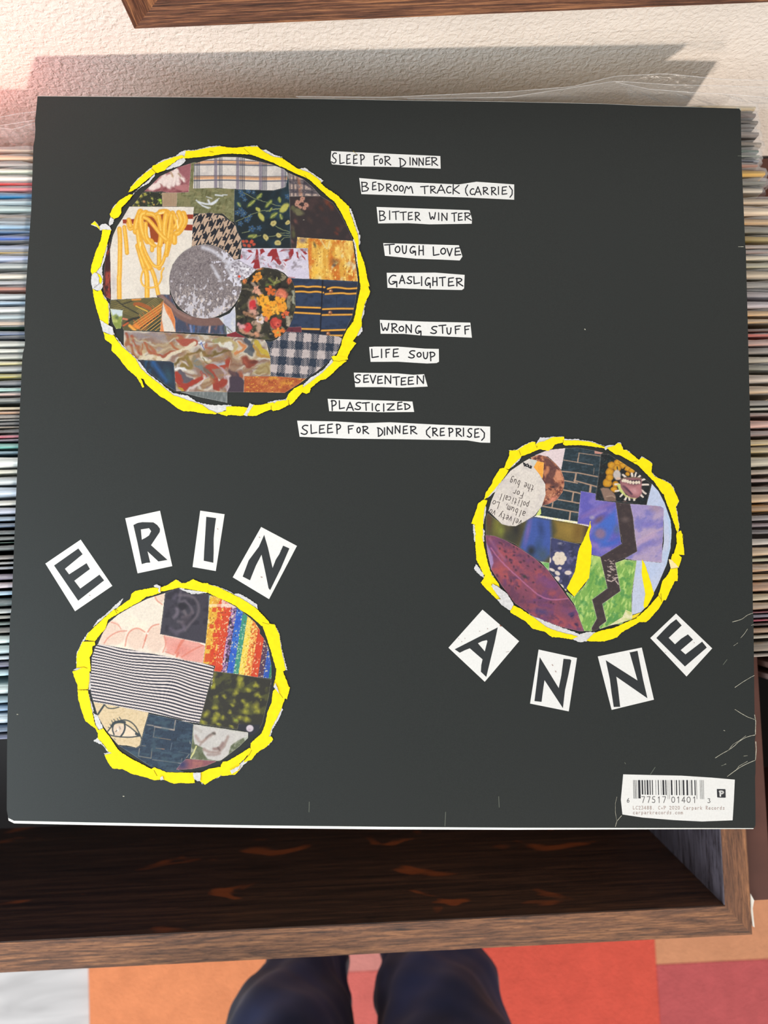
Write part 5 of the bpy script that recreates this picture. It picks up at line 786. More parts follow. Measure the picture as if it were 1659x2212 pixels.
# ---------------------------------------------------------------- song titles, letter cards, barcode label
GL = {'A': [[(0, 1), (.5, 0), (1, 1)], [(.18, .66), (.84, .62)]], 'B': [[(.08, 0), (.12, 1)], [(.02, .04), (.7, .04), (.85, .2), (.62, .42), (.15, .48)], [(.55, .46), (1, .68), (.8, .92), (.12, 1)]], 'C': [[(.95, .1), (.6, 0), (.15, .3), (.1, .7), (.45, 1), (.95, .9)]],
      'D': [[(.15, .05), (.2, 1)], [(0, .03), (.45, .08), (.9, .38), (.95, .6), (.6, .9), (.15, 1)]], 'E': [[(.95, 0), (.15, .06), (.1, .95), (1, .88)], [(.15, .5), (.8, .44)]], 'F': [[(1, 0), (.1, .06), (.18, 1)], [(.15, .48), (.8, .4)]],
      'G': [[(.85, .08), (.5, 0), (.1, .3), (.1, .65), (.4, .82), (.85, .6)], [(.5, .56), (.95, .56), (.95, 1)]], 'H': [[(.08, 0), (.05, 1)], [(.9, 0), (.95, 1)], [(.08, .52), (.92, .5)]], 'I': [[(.5, 0), (.55, 1)]], 'K': [[(.12, 0), (.1, 1)], [(.95, .08), (.15, .55), (1, .95)]],
      'L': [[(.1, 0), (.15, .98), (1, .86)]], 'M': [[(0, 1), (.25, 0), (.5, .6), (.8, 0), (1, 1)]], 'N': [[(.05, 1), (.05, 0), (.9, .95), (.92, 0)]], 'O': [[(.5, 0), (.1, .25), (.05, .7), (.4, 1), (.85, .85), (.98, .4), (.75, .05), (.5, 0)]], 'P': [[(.15, 0), (.22, 1)], [(0, .08), (.6, 0), (1, .2), (.85, .45), (.2, .58)]],
      'R': [[(.12, 0), (.12, 1)], [(0, .06), (.6, 0), (.9, .2), (.6, .45), (.15, .52), (1, 1)]], 'S': [[(.95, .06), (.5, 0), (.1, .25), (.4, .48), (.9, .65), (.8, .92), (.4, 1), (0, .86)]], 'T': [[(0, .08), (1, 0)], [(.5, .05), (.55, 1)]], 'U': [[(.05, 0), (.1, .75), (.45, 1), (.85, .8), (.92, 0)]], 'V': [[(0, 0), (.5, 1), (1, 0)]],
      'W': [[(0, 0), (.25, 1), (.5, .35), (.78, .98), (1, 0)]], 'Z': [[(0, .03), (.95, 0), (.08, 1), (1, .96)]], '(': [[(1, 0), (.2, .35), (.25, .7), (1, 1)]], ')': [[(0, 0), (.85, .35), (.8, .75), (.2, 1)]],
      '0': [[(.5, 0), (.1, .2), (.1, .8), (.5, 1), (.9, .8), (.9, .2), (.5, 0)]], '1': [[(.2, .22), (.6, 0), (.6, 1)]], '2': [[(.05, .2), (.4, 0), (.85, .15), (.8, .42), (.05, 1), (.95, 1)]], '3': [[(.1, 0), (.9, 0), (.45, .42), (.85, .58), (.85, .85), (.45, 1), (.05, .9)]], '4': [[(.7, 1), (.7, 0), (.05, .7), (1, .7)]],
      '5': [[(.9, 0), (.2, 0), (.15, .45), (.6, .4), (.95, .65), (.8, .95), (.4, 1), (.05, .9)]], '6': [[(.7, 0), (.15, .5), (.15, .85), (.5, 1), (.88, .8), (.8, .5), (.4, .45), (.15, .65)]], '7': [[(.05, 0), (.95, 0), (.4, 1)]], '8': [[(.5, 0), (.15, .12), (.2, .4), (.8, .55), (.85, .88), (.5, 1), (.12, .88), (.15, .6), (.8, .38), (.82, .12), (.5, 0)]],
      '.': [[(.4, .93), (.55, 1)]], ',': [[(.5, .9), (.35, 1.15)]], '+': [[(.5, .45), (.5, .9)], [(.25, .68), (.75, .68)]], '!': [[(.5, 0), (.5, 1)]],
      'a': [[(.15, .42), (.6, .38), (.8, .5), (.8, 1)], [(.8, .65), (.3, .65), (.1, .82), (.35, 1), (.8, .88)]], 'b': [[(.15, 0), (.15, 1), (.6, 1), (.85, .7), (.6, .42), (.15, .5)]], 'c': [[(.85, .48), (.5, .38), (.15, .6), (.2, .9), (.55, 1), (.88, .92)]], 'd': [[(.8, 0), (.8, 1), (.35, 1), (.12, .7), (.35, .4), (.8, .48)]], 'e': [[(.12, .7), (.88, .66), (.7, .4), (.35, .4), (.1, .65), (.25, .95), (.6, 1), (.85, .9)]],
      'g': [[(.8, .42), (.4, .38), (.15, .6), (.35, .85), (.8, .8)], [(.8, .4), (.8, 1.15), (.5, 1.3), (.15, 1.2)]], 'h': [[(.15, 0), (.15, 1)], [(.15, .5), (.6, .38), (.8, .55), (.8, 1)]], 'i': [[(.5, .4), (.5, 1)], [(.5, .12), (.5, .2)]], 'k': [[(.15, 0), (.15, 1)], [(.8, .42), (.18, .72), (.85, 1)]], 'l': [[(.5, 0), (.5, 1)]],
      'm': [[(.05, 1), (.05, .4), (.35, .42), (.48, .55), (.48, 1)], [(.48, .5), (.8, .4), (.95, .55), (.95, 1)]], 'n': [[(.15, .4), (.15, 1)], [(.15, .5), (.6, .38), (.82, .55), (.82, 1)]], 'o': [[(.5, .38), (.12, .55), (.12, .85), (.5, 1), (.88, .85), (.88, .55), (.5, .38)]], 'p': [[(.15, .4), (.15, 1.3)], [(.15, .48), (.6, .38), (.88, .68), (.6, 1), (.15, .94)]],
      'r': [[(.2, .4), (.2, 1)], [(.2, .55), (.5, .4), (.85, .45)]], 's': [[(.85, .45), (.4, .38), (.15, .52), (.8, .82), (.65, 1), (.12, .95)]], 't': [[(.4, .12), (.42, .9), (.8, 1)], [(.1, .42), (.8, .42)]], 'u': [[(.15, .4), (.18, .85), (.45, 1), (.82, .88), (.82, .4), (.85, 1)]], 'v': [[(.1, .4), (.48, 1), (.9, .4)]], 'y': [[(.1, .4), (.5, .98)], [(.9, .4), (.3, 1.3), (.1, 1.25)]]}
def smooth(ln):
    ln = np.asarray(ln, float)
    if len(ln) < 5: return ln
    closed = np.allclose(ln[0], ln[-1])
    for _ in range(2):
        q = []
        for i in range(len(ln)-1): q += [ln[i]*.75+ln[i+1]*.25, ln[i]*.25+ln[i+1]*.75]
        ln = np.array(([] if closed else [ln[0]])+q+([q[0]] if closed else [ln[-1]]))
    return ln
HT = .00006
titles = [('M', '62,45 540,68 992,88 995,195 600,180 300,176 68,158 56,125', 'SLEEP FOR DINNER', [('S', 65, 60, 108, 150), ('L', 130, 75, 172, 155), ('E', 190, 75, 225, 158), ('E', 248, 78, 285, 158), ('P', 308, 75, 345, 160), ('F', 422, 85, 465, 165), ('O', 472, 110, 500, 155), ('R', 515, 90, 570, 165), ('D', 640, 105, 700, 180), ('I', 725, 100, 742, 165), ('N', 755, 105, 795, 165), ('N', 808, 105, 850, 170), ('E', 865, 100, 905, 165), ('R', 915, 100, 970, 168)]),
 ('M', '300,275 700,310 1150,330 1300,307 1622,330 1622,460 1200,440 700,425 318,412', 'BEDROOM TRACK (CARRIE)', [('B', 318, 310, 380, 390), ('E', 410, 310, 445, 380), ('D', 460, 320, 512, 385), ('R', 528, 325, 580, 390), ('O', 592, 335, 630, 385), ('O', 640, 340, 678, 390), ('M', 685, 335, 757, 405), ('T', 823, 345, 890, 410), ('R', 905, 345, 955, 405), ('A', 965, 335, 1032, 405), ('C', 1040, 345, 1085, 405), ('K', 1095, 332, 1155, 412), ('(', 1203, 335, 1225, 425), ('C', 1242, 365, 1280, 418), ('A', 1285, 350, 1340, 420), ('R', 1355, 355, 1402, 415), ('R', 1425, 355, 1470, 420), ('I', 1480, 350, 1495, 415), ('E', 1515, 350, 1560, 418), (')', 1580, 345, 1610, 440)]),
 ('M', '448,522 1242,550 1262,625 1260,665 900,670 720,660 462,662', 'BITTER WINTER', [('B', 470, 555, 525, 640), ('I', 550, 555, 568, 630), ('T', 582, 560, 640, 630), ('T', 648, 565, 702, 635), ('E', 715, 568, 755, 635), ('R', 775, 568, 820, 638), ('W', 898, 570, 950, 640), ('I', 970, 572, 985, 635), ('N', 1003, 575, 1053, 640), ('T', 1088, 572, 1132, 645), ('E', 1142, 575, 1180, 640), ('R', 1197, 572, 1256, 636)]),
 ('N', '283,90 1252,118 1297,262 1262,312 1000,300 700,290 305,252', 'TOUGH LOVE', [('T', 300, 105, 425, 230), ('O', 432, 130, 500, 215), ('U', 525, 125, 585, 230), ('G', 620, 130, 700, 245), ('H', 738, 125, 800, 243), ('L', 915, 140, 998, 250), ('O', 1015, 155, 1085, 235), ('V', 1100, 160, 1165, 255), ('E', 1195, 150, 1275, 250)]),
 ('N', '328,470 950,468 1325,497 1318,670 1290,690 900,683 338,662', 'GASLIGHTER', [('G', 345, 498, 462, 652), ('A', 490, 505, 560, 608), ('S', 585, 518, 655, 610), ('L', 667, 520, 750, 612), ('I', 762, 520, 785, 635), ('G', 815, 530, 888, 662), ('H', 915, 530, 975, 635), ('T', 1000, 527, 1080, 638), ('E', 1110, 535, 1187, 645), ('R', 1215, 540, 1303, 640)]),
 ('N', '240,1072 800,1095 1398,1108 1418,1300 760,1272 550,1252 250,1250', 'WRONG STUFF', [('W', 258, 1118, 355, 1230), ('R', 387, 1120, 470, 1230), ('O', 482, 1155, 548, 1220), ('N', 572, 1135, 650, 1240), ('G', 690, 1145, 770, 1275), ('S', 890, 1155, 975, 1250), ('T', 995, 1140, 1085, 1245), ('U', 1095, 1175, 1155, 1260), ('F', 1197, 1150, 1270, 1250), ('F', 1320, 1150, 1390, 1255)]),
 ('O', '637,58 700,52 1000,52 1350,78 1528,82 1530,245 1500,262 1380,268 1000,245 655,247', 'LIFE SOUP', [('L', 660, 85, 755, 195), ('I', 785, 85, 805, 195), ('F', 845, 85, 900, 190), ('E', 938, 82, 1012, 190), ('S', 1140, 103, 1225, 200), ('O', 1245, 128, 1305, 188), ('U', 1327, 125, 1390, 212), ('P', 1410, 122, 1480, 235)]),
 ('O', '440,385 1000,395 1200,413 1340,405 1385,563 1070,578 800,570 458,570', 'SEVENTEEN', [('S', 448, 410, 530, 518), ('E', 560, 415, 630, 515), ('V', 650, 420, 720, 522), ('E', 740, 430, 808, 530), ('N', 837, 425, 920, 528), ('T', 940, 438, 1025, 545), ('E', 1040, 450, 1108, 548), ('E', 1130, 440, 1205, 542), ('N', 1247, 425, 1340, 530)]),
 ('O', '105,720 700,738 1190,755 1212,888 800,892 125,878', 'PLASTICIZED', [('P', 150, 740, 217, 870), ('L', 247, 745, 320, 850), ('A', 347, 765, 435, 870), ('S', 455, 765, 535, 860), ('T', 547, 768, 640, 868), ('I', 665, 780, 688, 870), ('C', 712, 785, 770, 880), ('I', 812, 785, 832, 880), ('Z', 862, 785, 960, 865), ('E', 995, 763, 1060, 862), ('D', 1082, 780, 1165, 857)]),
 ('P', '45,52 360,58 580,72 800,65 1200,85 1617,100 1617,232 1540,230 1430,212 900,203 450,198 65,183', 'SLEEP FOR DINNER (REPRISE)', [('S', 77, 88, 135, 165), ('L', 152, 85, 205, 158), ('E', 222, 88, 270, 158), ('E', 288, 80, 335, 155), ('P', 362, 80, 400, 158), ('F', 457, 92, 502, 155), ('O', 530, 106, 560, 152), ('R', 577, 98, 628, 158), ('D', 698, 108, 745, 180), ('I', 750, 110, 762, 170), ('N', 776, 103, 825, 165), ('N', 842, 93, 885, 155), ('E', 905, 95, 945, 162), ('R', 965, 98, 1020, 160), ('(', 1090, 103, 1128, 190), ('R', 1145, 112, 1190, 176), ('E', 1207, 112, 1245, 178), ('P', 1277, 112, 1315, 180), ('R', 1337, 115, 1385, 180), ('I', 1392, 112, 1406, 178), ('S', 1430, 115, 1470, 188), ('E', 1487, 118, 1527, 192), (')', 1540, 120, 1575, 212)])]
for cr, poly, words, ls in titles:
    o = flat('title_strip', [T(cr+poly)], HT, M_paper, sl); o['label'] = 'white strip handwritten '+words.lower()
    a = CR[cr]; lines = []
    for ch, x0, y0, x1, y1 in ls:
        for s_ in GL[ch]:
            q = smooth(s_) if ch in 'OSCGUD()' else (smooth(s_) if len(s_) >= 5 else np.array(s_, float))
            lines.append(np.column_stack([a[0]+(x0+q[:, 0]*(x1-x0))/a[2]+0.0, a[1]+(y0+q[:, 1]*(y1-y0))/a[2]]))
    strokes_mesh('lettering', lines, 2.75 if cr != 'M' else 2.5, HT+.00003, M_ink, o)
cards = [('Q', '48,755 500,448 905,1040 428,1365', '160,780 470,562 525,635 298,822 352,893 575,750 618,825 418,975 495,1075 740,897 800,970 468,1230', None, 'letter E tilted left, first of the left name'),
 ('Q', '1070,175 1515,78 1672,788 1228,880', '1175,262 1230,235 1290,225 1430,228 1480,262 1515,310 1512,350 1480,400 1400,520 1610,708 1495,728 1355,598 1375,680 1390,742 1340,745 1282,762 1230,500', '1270,318 1375,302 1402,340 1375,395 1330,425 1282,450', 'letter R'),
 ('R', '262,80 585,128 468,882 160,828', '342,162 472,180 455,300 440,450 440,640 435,772 308,745 315,600 325,450', None, 'letter I'),
 ('R', '1070,297 1545,548 1175,1255 693,965', '1110,402 1160,570 1222,842 1265,730 1310,660 1362,545 1445,582 1330,850 1190,1135 1168,1110 1120,870 1075,665 1000,810 922,1005 825,955 905,740 1040,560', None, 'letter N tilted right, last of the left name'),
 ('S', '455,38 892,415 482,900 48,493', '637,250 600,430 500,842 435,780 440,700 455,632 303,500 245,522 183,553 122,512 380,380', '400,440 450,415 505,402 513,415 482,537', 'letter A'),
 ('S', '1125,515 1583,615 1485,1253 1023,1160', '1138,605 1365,975 1395,830 1422,625 1500,632 1515,645 1480,820 1440,1000 1415,1215 1195,880 1175,1020 1160,1140 1075,1130 1110,850', None, 'letter N left of the other N in the right name'),
 ('T', '122,618 665,508 815,1152 293,1278', '220,665 612,915 512,560 520,568 612,548 680,900 735,1135 350,868 370,1000 398,1240 318,1242 290,1060 270,900', None, 'letter N right of the other N in the right name'),
 ('T', '1088,88 1535,518 1218,865 770,390', '1090,158 1158,235 997,388 1075,467 1150,400 1235,345 1298,410 1145,540 1205,592 1410,435 1468,508 1198,742 845,390 940,290 1020,210', None, 'letter E tilted right, last of the right name')]
for cr, cp, lp, hp, lab in cards:
    o = flat('letter_card', [T(cr+cp)], HT, M_paper, sl); o['label'] = 'white card with black '+lab
    flat('letter', [T(cr+lp)], HT+.00003, M_black, o, holes=[T(cr+hp)] if hp else None, edge=0)
# printed serif-like text, upside down on the oval scrap
lines = []
for cr, p0, p1, s_, hgt, wf in textq:
    a = CR[cr]; p0 = np.array([a[0]+p0[0]/a[2], a[1]+p0[1]/a[2]]); p1 = np.array([a[0]+p1[0]/a[2], a[1]+p1[1]/a[2]]); d = (p1-p0)/len(s_); dn = d/np.linalg.norm(d); up = np.array([dn[1], -dn[0]])
    if up[1] < 0: up = -up
    hh = hgt/a[2]*1.35
    for i, ch in enumerate(s_):
        if ch == ' ': continue
        for st in GL[ch]:
            q = smooth(np.array(st, float)); lines.append(p0+d*i+np.outer(q[:, 0]*.82*(.6 if ch in 'il!,' else 1), d)+np.outer(1-q[:, 1], up*hh))
strokes_mesh('printed_words', lines, 1.5, texth, plain('newsprint_ink', (84, 74, 72), .7), k2)
lines = []
a = CR['E']
for pts in ('E832,480 850,530', 'E850,490 870,520 850,530', 'E870,510 900,500 905,535 875,535 870,510', 'E915,520 910,550 930,555', 'E940,525 930,560', 'E955,535 945,565'): lines.append(T(pts))
strokes_mesh('printed_words', lines, 2.3, texth+.00001, M_ink, k2)

lab = flat('barcode_label', [T('V155,75 500,84 900,92 1300,118 1583,143 1570,420 1555,663 1160,678 800,660 400,627 145,588 125,400')], HT, M_paper, sl); lab['label'] = 'white barcode label'
bars = []
for x0, x1, yb in [(283, 289, 385), (297, 302, 385), (310, 315, 385), (323, 328, 385), (343, 373, 383), (388, 408, 333), (425, 438, 335), (453, 475, 336), (490, 503, 337), (520, 532, 337), (567, 572, 338), (597, 608, 338), (635, 640, 338), (655, 678, 339), (692, 706, 340), (720, 724, 390), (740, 744, 390), (762, 782, 340), (807, 811, 340), (827, 842, 341), (865, 877, 342), (893, 897, 342), (913, 935, 342), (961, 983, 343), (1006, 1010, 343), (1023, 1037, 343), (1064, 1078, 344), (1089, 1094, 391), (1134, 1138, 392), (1147, 1151, 392), (1160, 1165, 392), (1177, 1182, 392)]:
    bars.append(T(f'V{x0},148 {x1},148 {x1+(yb-148)*.025},{yb} {x0+(yb-148)*.025},{yb}'))
flat('bars', bars, HT+.00003, M_bar, lab, edge=0)
def lay(s_, boxes, y0, y1, w, mat, nm, dy=0):
    L = []
    for ch, (x0, x1) in zip(s_, boxes):
        if ch == ' ': continue
        for st in GL[ch]:
            q = smooth(np.array(st, float)); L.append(np.column_stack([1320+(x0+q[:, 0]*(x1-x0))/5.925, 1660+(y0+(x0-300)*dy+q[:, 1]*(y1-y0))/5.925]))
    strokes_mesh(nm, L, w, HT+.00003, mat, lab)
lay('7751701401', [(388, 430), (458, 500), (522, 565), (595, 628), (655, 700), (770, 818), (840, 880), (903, 948), (965, 1018), (1045, 1085)], 360, 437, 1.45, M_digit, 'digits', .002)
lay('63', [(200, 236), (1234, 1272)], 382, 436, 1.3, M_digit, 'digits', .004)
lay('LC23488. C+P 2020 Carpark Records', [(278+i*35.9, 278+i*35.9+26) for i in range(33)], 480, 524, 1.0, M_grey, 'small_print', .001)
lay('carparkrecords.com', [(278+i*36, 278+i*36+27) for i in range(18)], 540, 584, 1.0, M_grey, 'small_print', 0)
flat('black_square', [T('V1356,262 1458,264 1464,270 1466,368 1460,374 1362,371 1357,366 1352,268')], HT+.00003, M_bar, lab, edge=0)
lay('P', [(1386, 1438)], 288, 352, 3.2, M_paper, 'square_letter')
for o in [o for o in bpy.data.objects if o.name.startswith('square_letter')]: o.location.z += .00002

# wear: creases near the right edge and along the bottom
Z_ = (1459, 1300, 5.53); CR['X'] = Z_; CR['Y'] = (1100, 1600, 2.968); CR['Z'] = (550, 1700, 2.9625)
for s_, w in [('X925,135 880,148 840,170 800,205 740,225 680,240', 1.5), ('X860,325 820,385 780,430', 1.1), ('X745,490 695,525', 1.1), ('X940,880 900,900 800,960 710,1022', 1.4), ('X945,1405 860,1375 780,1330 710,1285', 1.4), ('X950,1590 850,1612 760,1665 700,1725 620,1780 560,1810 475,1865', 1.6), ('X840,1600 760,1660 690,1700 640,1760', 1.0), ('X955,1890 860,1930 780,1970 700,2025 620,2085', 1.8), ('X860,1905 760,1960 730,2000', 1.0),
             ('X815,1842 860,1836', 1.0), ('X560,1955 600,1935', 1.2), ('X575,1535 590,1540', 1.6), ('X945,1350 958,1430 955,1520 955,1580', 2.0), ('X958,1670 965,1760 955,1890', 2.0), ('X905,280 935,272', 1), ('Y680,550 690,515 720,480', 1.6), ('Y690,515 680,460 680,400 690,360', .9), ('Y1000,480 1400,480 1400,480', .01)]:
    if w > .1: strokes_mesh('crease', [fray_line] if False else [smooth(T(s_))], w*.7, .00008, M_crease, sl)
for s_ in ['X615,690 570,750', 'Y935,170 905,215', 'Z350,95 348,160', 'Z1562,60 1565,130', 'Z1222,160 1218,250', 'Y740,140 745,148', 'Y1360,160 1390,150']: strokes_mesh('faint_scratch', [T(s_)], 1.2, .00008, M_faint, sl)
strokes_mesh('corner_nick', [T('1590,233 1597,234 1600,238')], 2.0, .0001, M_crease, sl); strokes_mesh('faint_scratch', [T('1595,533 1606,533')], 1.2, .00008, M_crease, sl); strokes_mesh('faint_scratch', [T('1594,337 1602,337')], 1, .00008, M_faint, sl)
for s_ in ['1263,711 1264,712', '37,1543 39,1543', '266,1720 268,1720', '1287,966 1288,966']: strokes_mesh('paper_speck', [T(s_)], 2.0, .00008, M_crease, sl)

for s_, w in [('S205,418 209,422', 1.6), ('S243,378 247,384', 1.3), ('S418,294 424,298', 1.4), ('S512,262 518,270', 1.5), ('S165,380 170,384', 1.2), ('S735,545 775,538', .9), ('T958,566 962,570', 1.5), ('T1310,445 1314,450', 1.6), ('T1075,685 1079,688', 1.0), ('S1285,695 1296,706', 2.0), ('S1325,772 1332,782', 2.2), ('Q610,1160 622,1164', 1.6), ('R490,320 498,328', 1.8), ('R1045,432 1052,438', 2.2), ('R1070,960 1082,966', 2.6), ('R1325,604 1328,608', 1.1)]:
    strokes_mesh('smudge', [T(s_)], w, HT+.00004, M_grey, sl)
strokes_mesh('brown_nick', [T('S664,226 676,236')], 2.2, HT+.00004, plain('brown_speck', (150, 96, 74), .7), sl)
# ---------------------------------------------------------------- upright records in the bins
_cm = {}
def cover_mat(c):
    c = tuple(c)
    if c in _cm: return _cm[c]
    t = NT('printed_cover'); tc = t.n.new('ShaderNodeTexCoord'); mp = t.n.new('ShaderNodeMapping'); mp.inputs['Scale'].default_value = (9, 1300, 30)
    t.l.new(tc.outputs['Object'], mp.inputs[0]); nz = t.add('ShaderNodeTexNoise', Scale=1.0, Detail=3.0); t.l.new(mp.outputs[0], nz.inputs['Vector'])
    A = np.array(rgb(tuple(x*.97 for x in c))); r = t.ramp(nz.outputs['Fac'], [(.3, tuple(A*.68)), (.62, tuple(np.minimum(A*1.3, 1)))]); t.l.new(r.outputs[0], t.b.inputs['Base Color'])
    t.b.inputs['Roughness'].default_value = .45; _cm[c] = t.m; return t.m
def ordi(n): return f"{n}{'th' if 10 <= n % 100 <= 20 else {1: 'st', 2: 'nd', 3: 'rd'}.get(n % 10, 'th')}"
def record(xl_, xr_, y0, y1, zt, c, film=1.0, zb=None, seed=0, fs=0.003, mat2=None):
    rr = random.Random(seed); zb = zb if zb is not None else BZ
    zb = zb+.0004
    t = bpy.data.objects.new('record', None); col.objects.link(t); t.location = ((xl_+xr_)/2, (y0+y1)/2, zb); t.empty_display_size = .01
    o = tuple(t.location); ang_ = rr.uniform(-.004, .004)
    # cardboard cover: rounded, slightly bowed spine edge
    V, Fc = [], []; nx = 14; th = (y1-y0)/2; prof = [(-th, zb), (-th, zt-th*.5), (-th*.75, zt-th*.12), (-th*.2, zt), (th*.3, zt-th*.04), (th*.8, zt-th*.2), (th, zt-th*.6), (th, zb)]
    for i in range(nx+1):
        k = i/nx; x = xl_+(xr_-xl_)*k; e = min(k, 1-k)*(xr_-xl_); drop = max(0, (.004-e))**1.5*8 if e < .004 else 0
        bow = math.sin(x*16)*.0005
        for (py, pz) in prof: V.append((x, (y0+y1)/2+py*(1 if e > .001 else .6)+bow, pz-(drop+math.sin(k*9+seed*1.7)*.0004 if pz > zb+.1 else 0)))
    m = len(prof)
    for i in range(nx):
        for j in range(m-1): a0 = i*m+j; Fc.append((a0, a0+1, a0+m+1, a0+m))
        Fc.append((i*m+m-1, i*m, (i+1)*m, (i+1)*m+m-1))
    Fc += [tuple(range(m))[::-1], tuple(range(nx*m, nx*m+m))]
    me = mesh('cover', V, Fc, o); bm = bmesh.new(); bm.from_mesh(me); bmesh.ops.recalc_face_normals(bm, faces=bm.faces); bm.to_mesh(me); bm.free()
    link('cover', me, cover_mat(c), t, smooth=False)
    if film:
        V, Fc = [], []; nx = 90; m = 9; s1, s2 = rr.uniform(0, 99), rr.uniform(0, 99); lean = rr.uniform(-.5, .5)*th; wob = min(.0009, th*.35); xe = xr_+fs; xs = xl_-fs
        for i in range(nx+1):
            k = i/nx; x = xs+(xe-xs)*k
            nzz = float(fbm(np.array([x*42+s1]), np.array([s2]), 3, 3)[0]); nz2 = float(fbm(np.array([x*90+s2]), np.array([s1]), 6, 3)[0])
            hgt = (.0003+.0030*nzz*film); ee = min(x-xs, xe-x); cut = max(0, .005-ee)**1.3*6
            for j in range(m):
                u = j/(m-1)*2-1; ph = math.cos(u*math.pi/2)**.6
                V.append((x, (y0+y1)/2+math.sin(x*16)*.0005+u*(th+.00005)+lean*ph*nz2+wob*math.sin(x*170+u*3+s1)*ph, zt-.004+(.004+hgt)*ph+.0004*math.sin(x*240+u*5+s2)*ph-cut))
        for i in range(nx):
            for j in range(m-1): a0 = i*m+j; Fc.append((a0, a0+m, a0+m+1, a0+1))
        me = mesh('plastic_sleeve', V, Fc, o); link('plastic_sleeve', me, M_film, t, smooth=True)
    return t
ZT = CAMZ-.3455
LEFT = [(316, 322, 'cream', (206, 192, 172)), (328, 342, 'tan', (218, 184, 150)), (343, 356, 'grey', (170, 166, 160)), (358, 370, 'white with green edge', (206, 214, 196)), (374, 387, 'white', (224, 224, 214)), (389, 397, 'red and green', (196, 44, 40)), (399, 409, 'pink-red', (212, 120, 124)), (410, 424, 'blue', (44, 110, 156)), (427, 435, 'pale blue', (176, 194, 202)), (437, 456, 'pale aqua', (196, 212, 208)), (458, 468, 'dark beige', (142, 130, 118)), (471, 479, 'slate', (150, 160, 168)), (480, 491, 'pale blue', (156, 186, 210)),
 (492, 501, 'steel blue', (126, 152, 184)), (503, 516, 'royal blue', (70, 98, 168)), (517, 521, 'dark brown', (84, 76, 70)), (523, 538, 'lavender', (168, 178, 204)), (539.5, 543.5, 'thin yellow', (214, 176, 72)), (545, 560, 'pale lavender', (170, 180, 208)), (562, 578, 'grey-white', (178, 182, 180)), (585, 598, 'cream', (214, 206, 190)), (601, 612, 'grey', (178, 180, 184)), (614, 626, 'salmon', (192, 120, 96)), (629, 643, 'grey-white', (176, 182, 184)), (645, 655, 'light blue', (166, 188, 208)), (657, 672, 'white', (206, 208, 206)), (674, 686, 'pale blue', (176, 192, 198)),
 (689, 701, 'peach', (216, 190, 166)), (702, 704.5, 'thin dark green', (60, 84, 72)), (711, 722, 'blue-grey', (122, 132, 158)), (723, 728, 'navy', (56, 60, 76)), (731, 748, 'off-white', (208, 206, 196)), (749, 760, 'white', (214, 214, 204)), (761, 774, 'pale grey', (190, 190, 180)), (776, 786, 'straw', (202, 192, 150)), (787, 800, 'grey', (166, 168, 166)), (802, 814, 'olive yellow', (172, 162, 98)), (818, 830, 'dark grey', (110, 110, 116)), (832, 843, 'mint', (170, 206, 198)), (844, 852, 'pale pink', (216, 186, 176)), (854, 867, 'dark grey', (112, 116, 112)),
 (875, 884, 'cream', (216, 200, 168)), (885, 892, 'tan', (196, 152, 118)), (893, 902, 'taupe', (150, 138, 126)), (903, 907, 'thin white', (206, 200, 190)), (909, 916, 'dark brown', (82, 76, 74)), (918, 922, 'thin cream', (206, 184, 158)), (924, 934, 'dark brown', (74, 66, 62)), (936, 944, 'pink-red', (196, 86, 106)), (945, 951, 'mauve', (130, 110, 128)), (953, 968, 'teal', (106, 164, 154)), (970, 979, 'steel blue', (102, 134, 150)), (982, 1008, 'thick white', (232, 236, 230)), (1010, 1022, 'cream', (220, 214, 196)), (1026, 1045, 'pale grey', (192, 198, 200)), (1047, 1073, 'bluish white', (206, 216, 230)),
 (1077, 1090, 'off-white', (206, 202, 192)), (1092, 1110, 'pale lavender', (192, 194, 210)), (1112, 1124, 'slate', (130, 148, 168)), (1126, 1138, 'dark slate', (92, 106, 126)), (1142, 1154, 'charcoal', (84, 88, 88)), (1155, 1166, 'grey', (112, 114, 112)), (1168, 1172, 'thin green', (96, 152, 120)), (1174, 1188, 'dark grey', (92, 98, 96)), (1195, 1208, 'grey-beige', (134, 126, 120)), (1210, 1218, 'grey', (150, 150, 150)), (1220, 1229, 'pale grey', (156, 158, 166)), (1236, 1252, 'mauve', (150, 138, 152)), (1254, 1270, 'pale pink', (196, 180, 186)), (1273, 1285, 'pale blue', (160, 190, 212)),
 (1289, 1309, 'dark green-grey', (78, 90, 90)), (1311, 1325, 'pale grey', (176, 180, 178)), (1326, 1336, 'warm grey', (150, 146, 136)), (1340, 1350, 'dark green', (76, 96, 90)), (1352, 1367, 'taupe', (116, 110, 102)), (1370, 1390, 'pale aqua', (204, 220, 218)), (1391, 1412, 'pale aqua', (186, 206, 208)), (1414, 1424, 'white', (206, 220, 228)), (1426, 1441, 'purple-grey', (100, 98, 122)), (1443, 1460, 'pale blue', (170, 198, 208)), (1474, 1498, 'white', (206, 220, 220)), (1501, 1518, 'blue-grey', (146, 168, 180)), (1520, 1536, 'blue', (126, 156, 188)), (1539, 1562, 'white', (196, 212, 224)), (1564, 1582, 'slate blue', (88, 108, 134)), (1584, 1597, 'blue-purple', (80, 88, 124))]
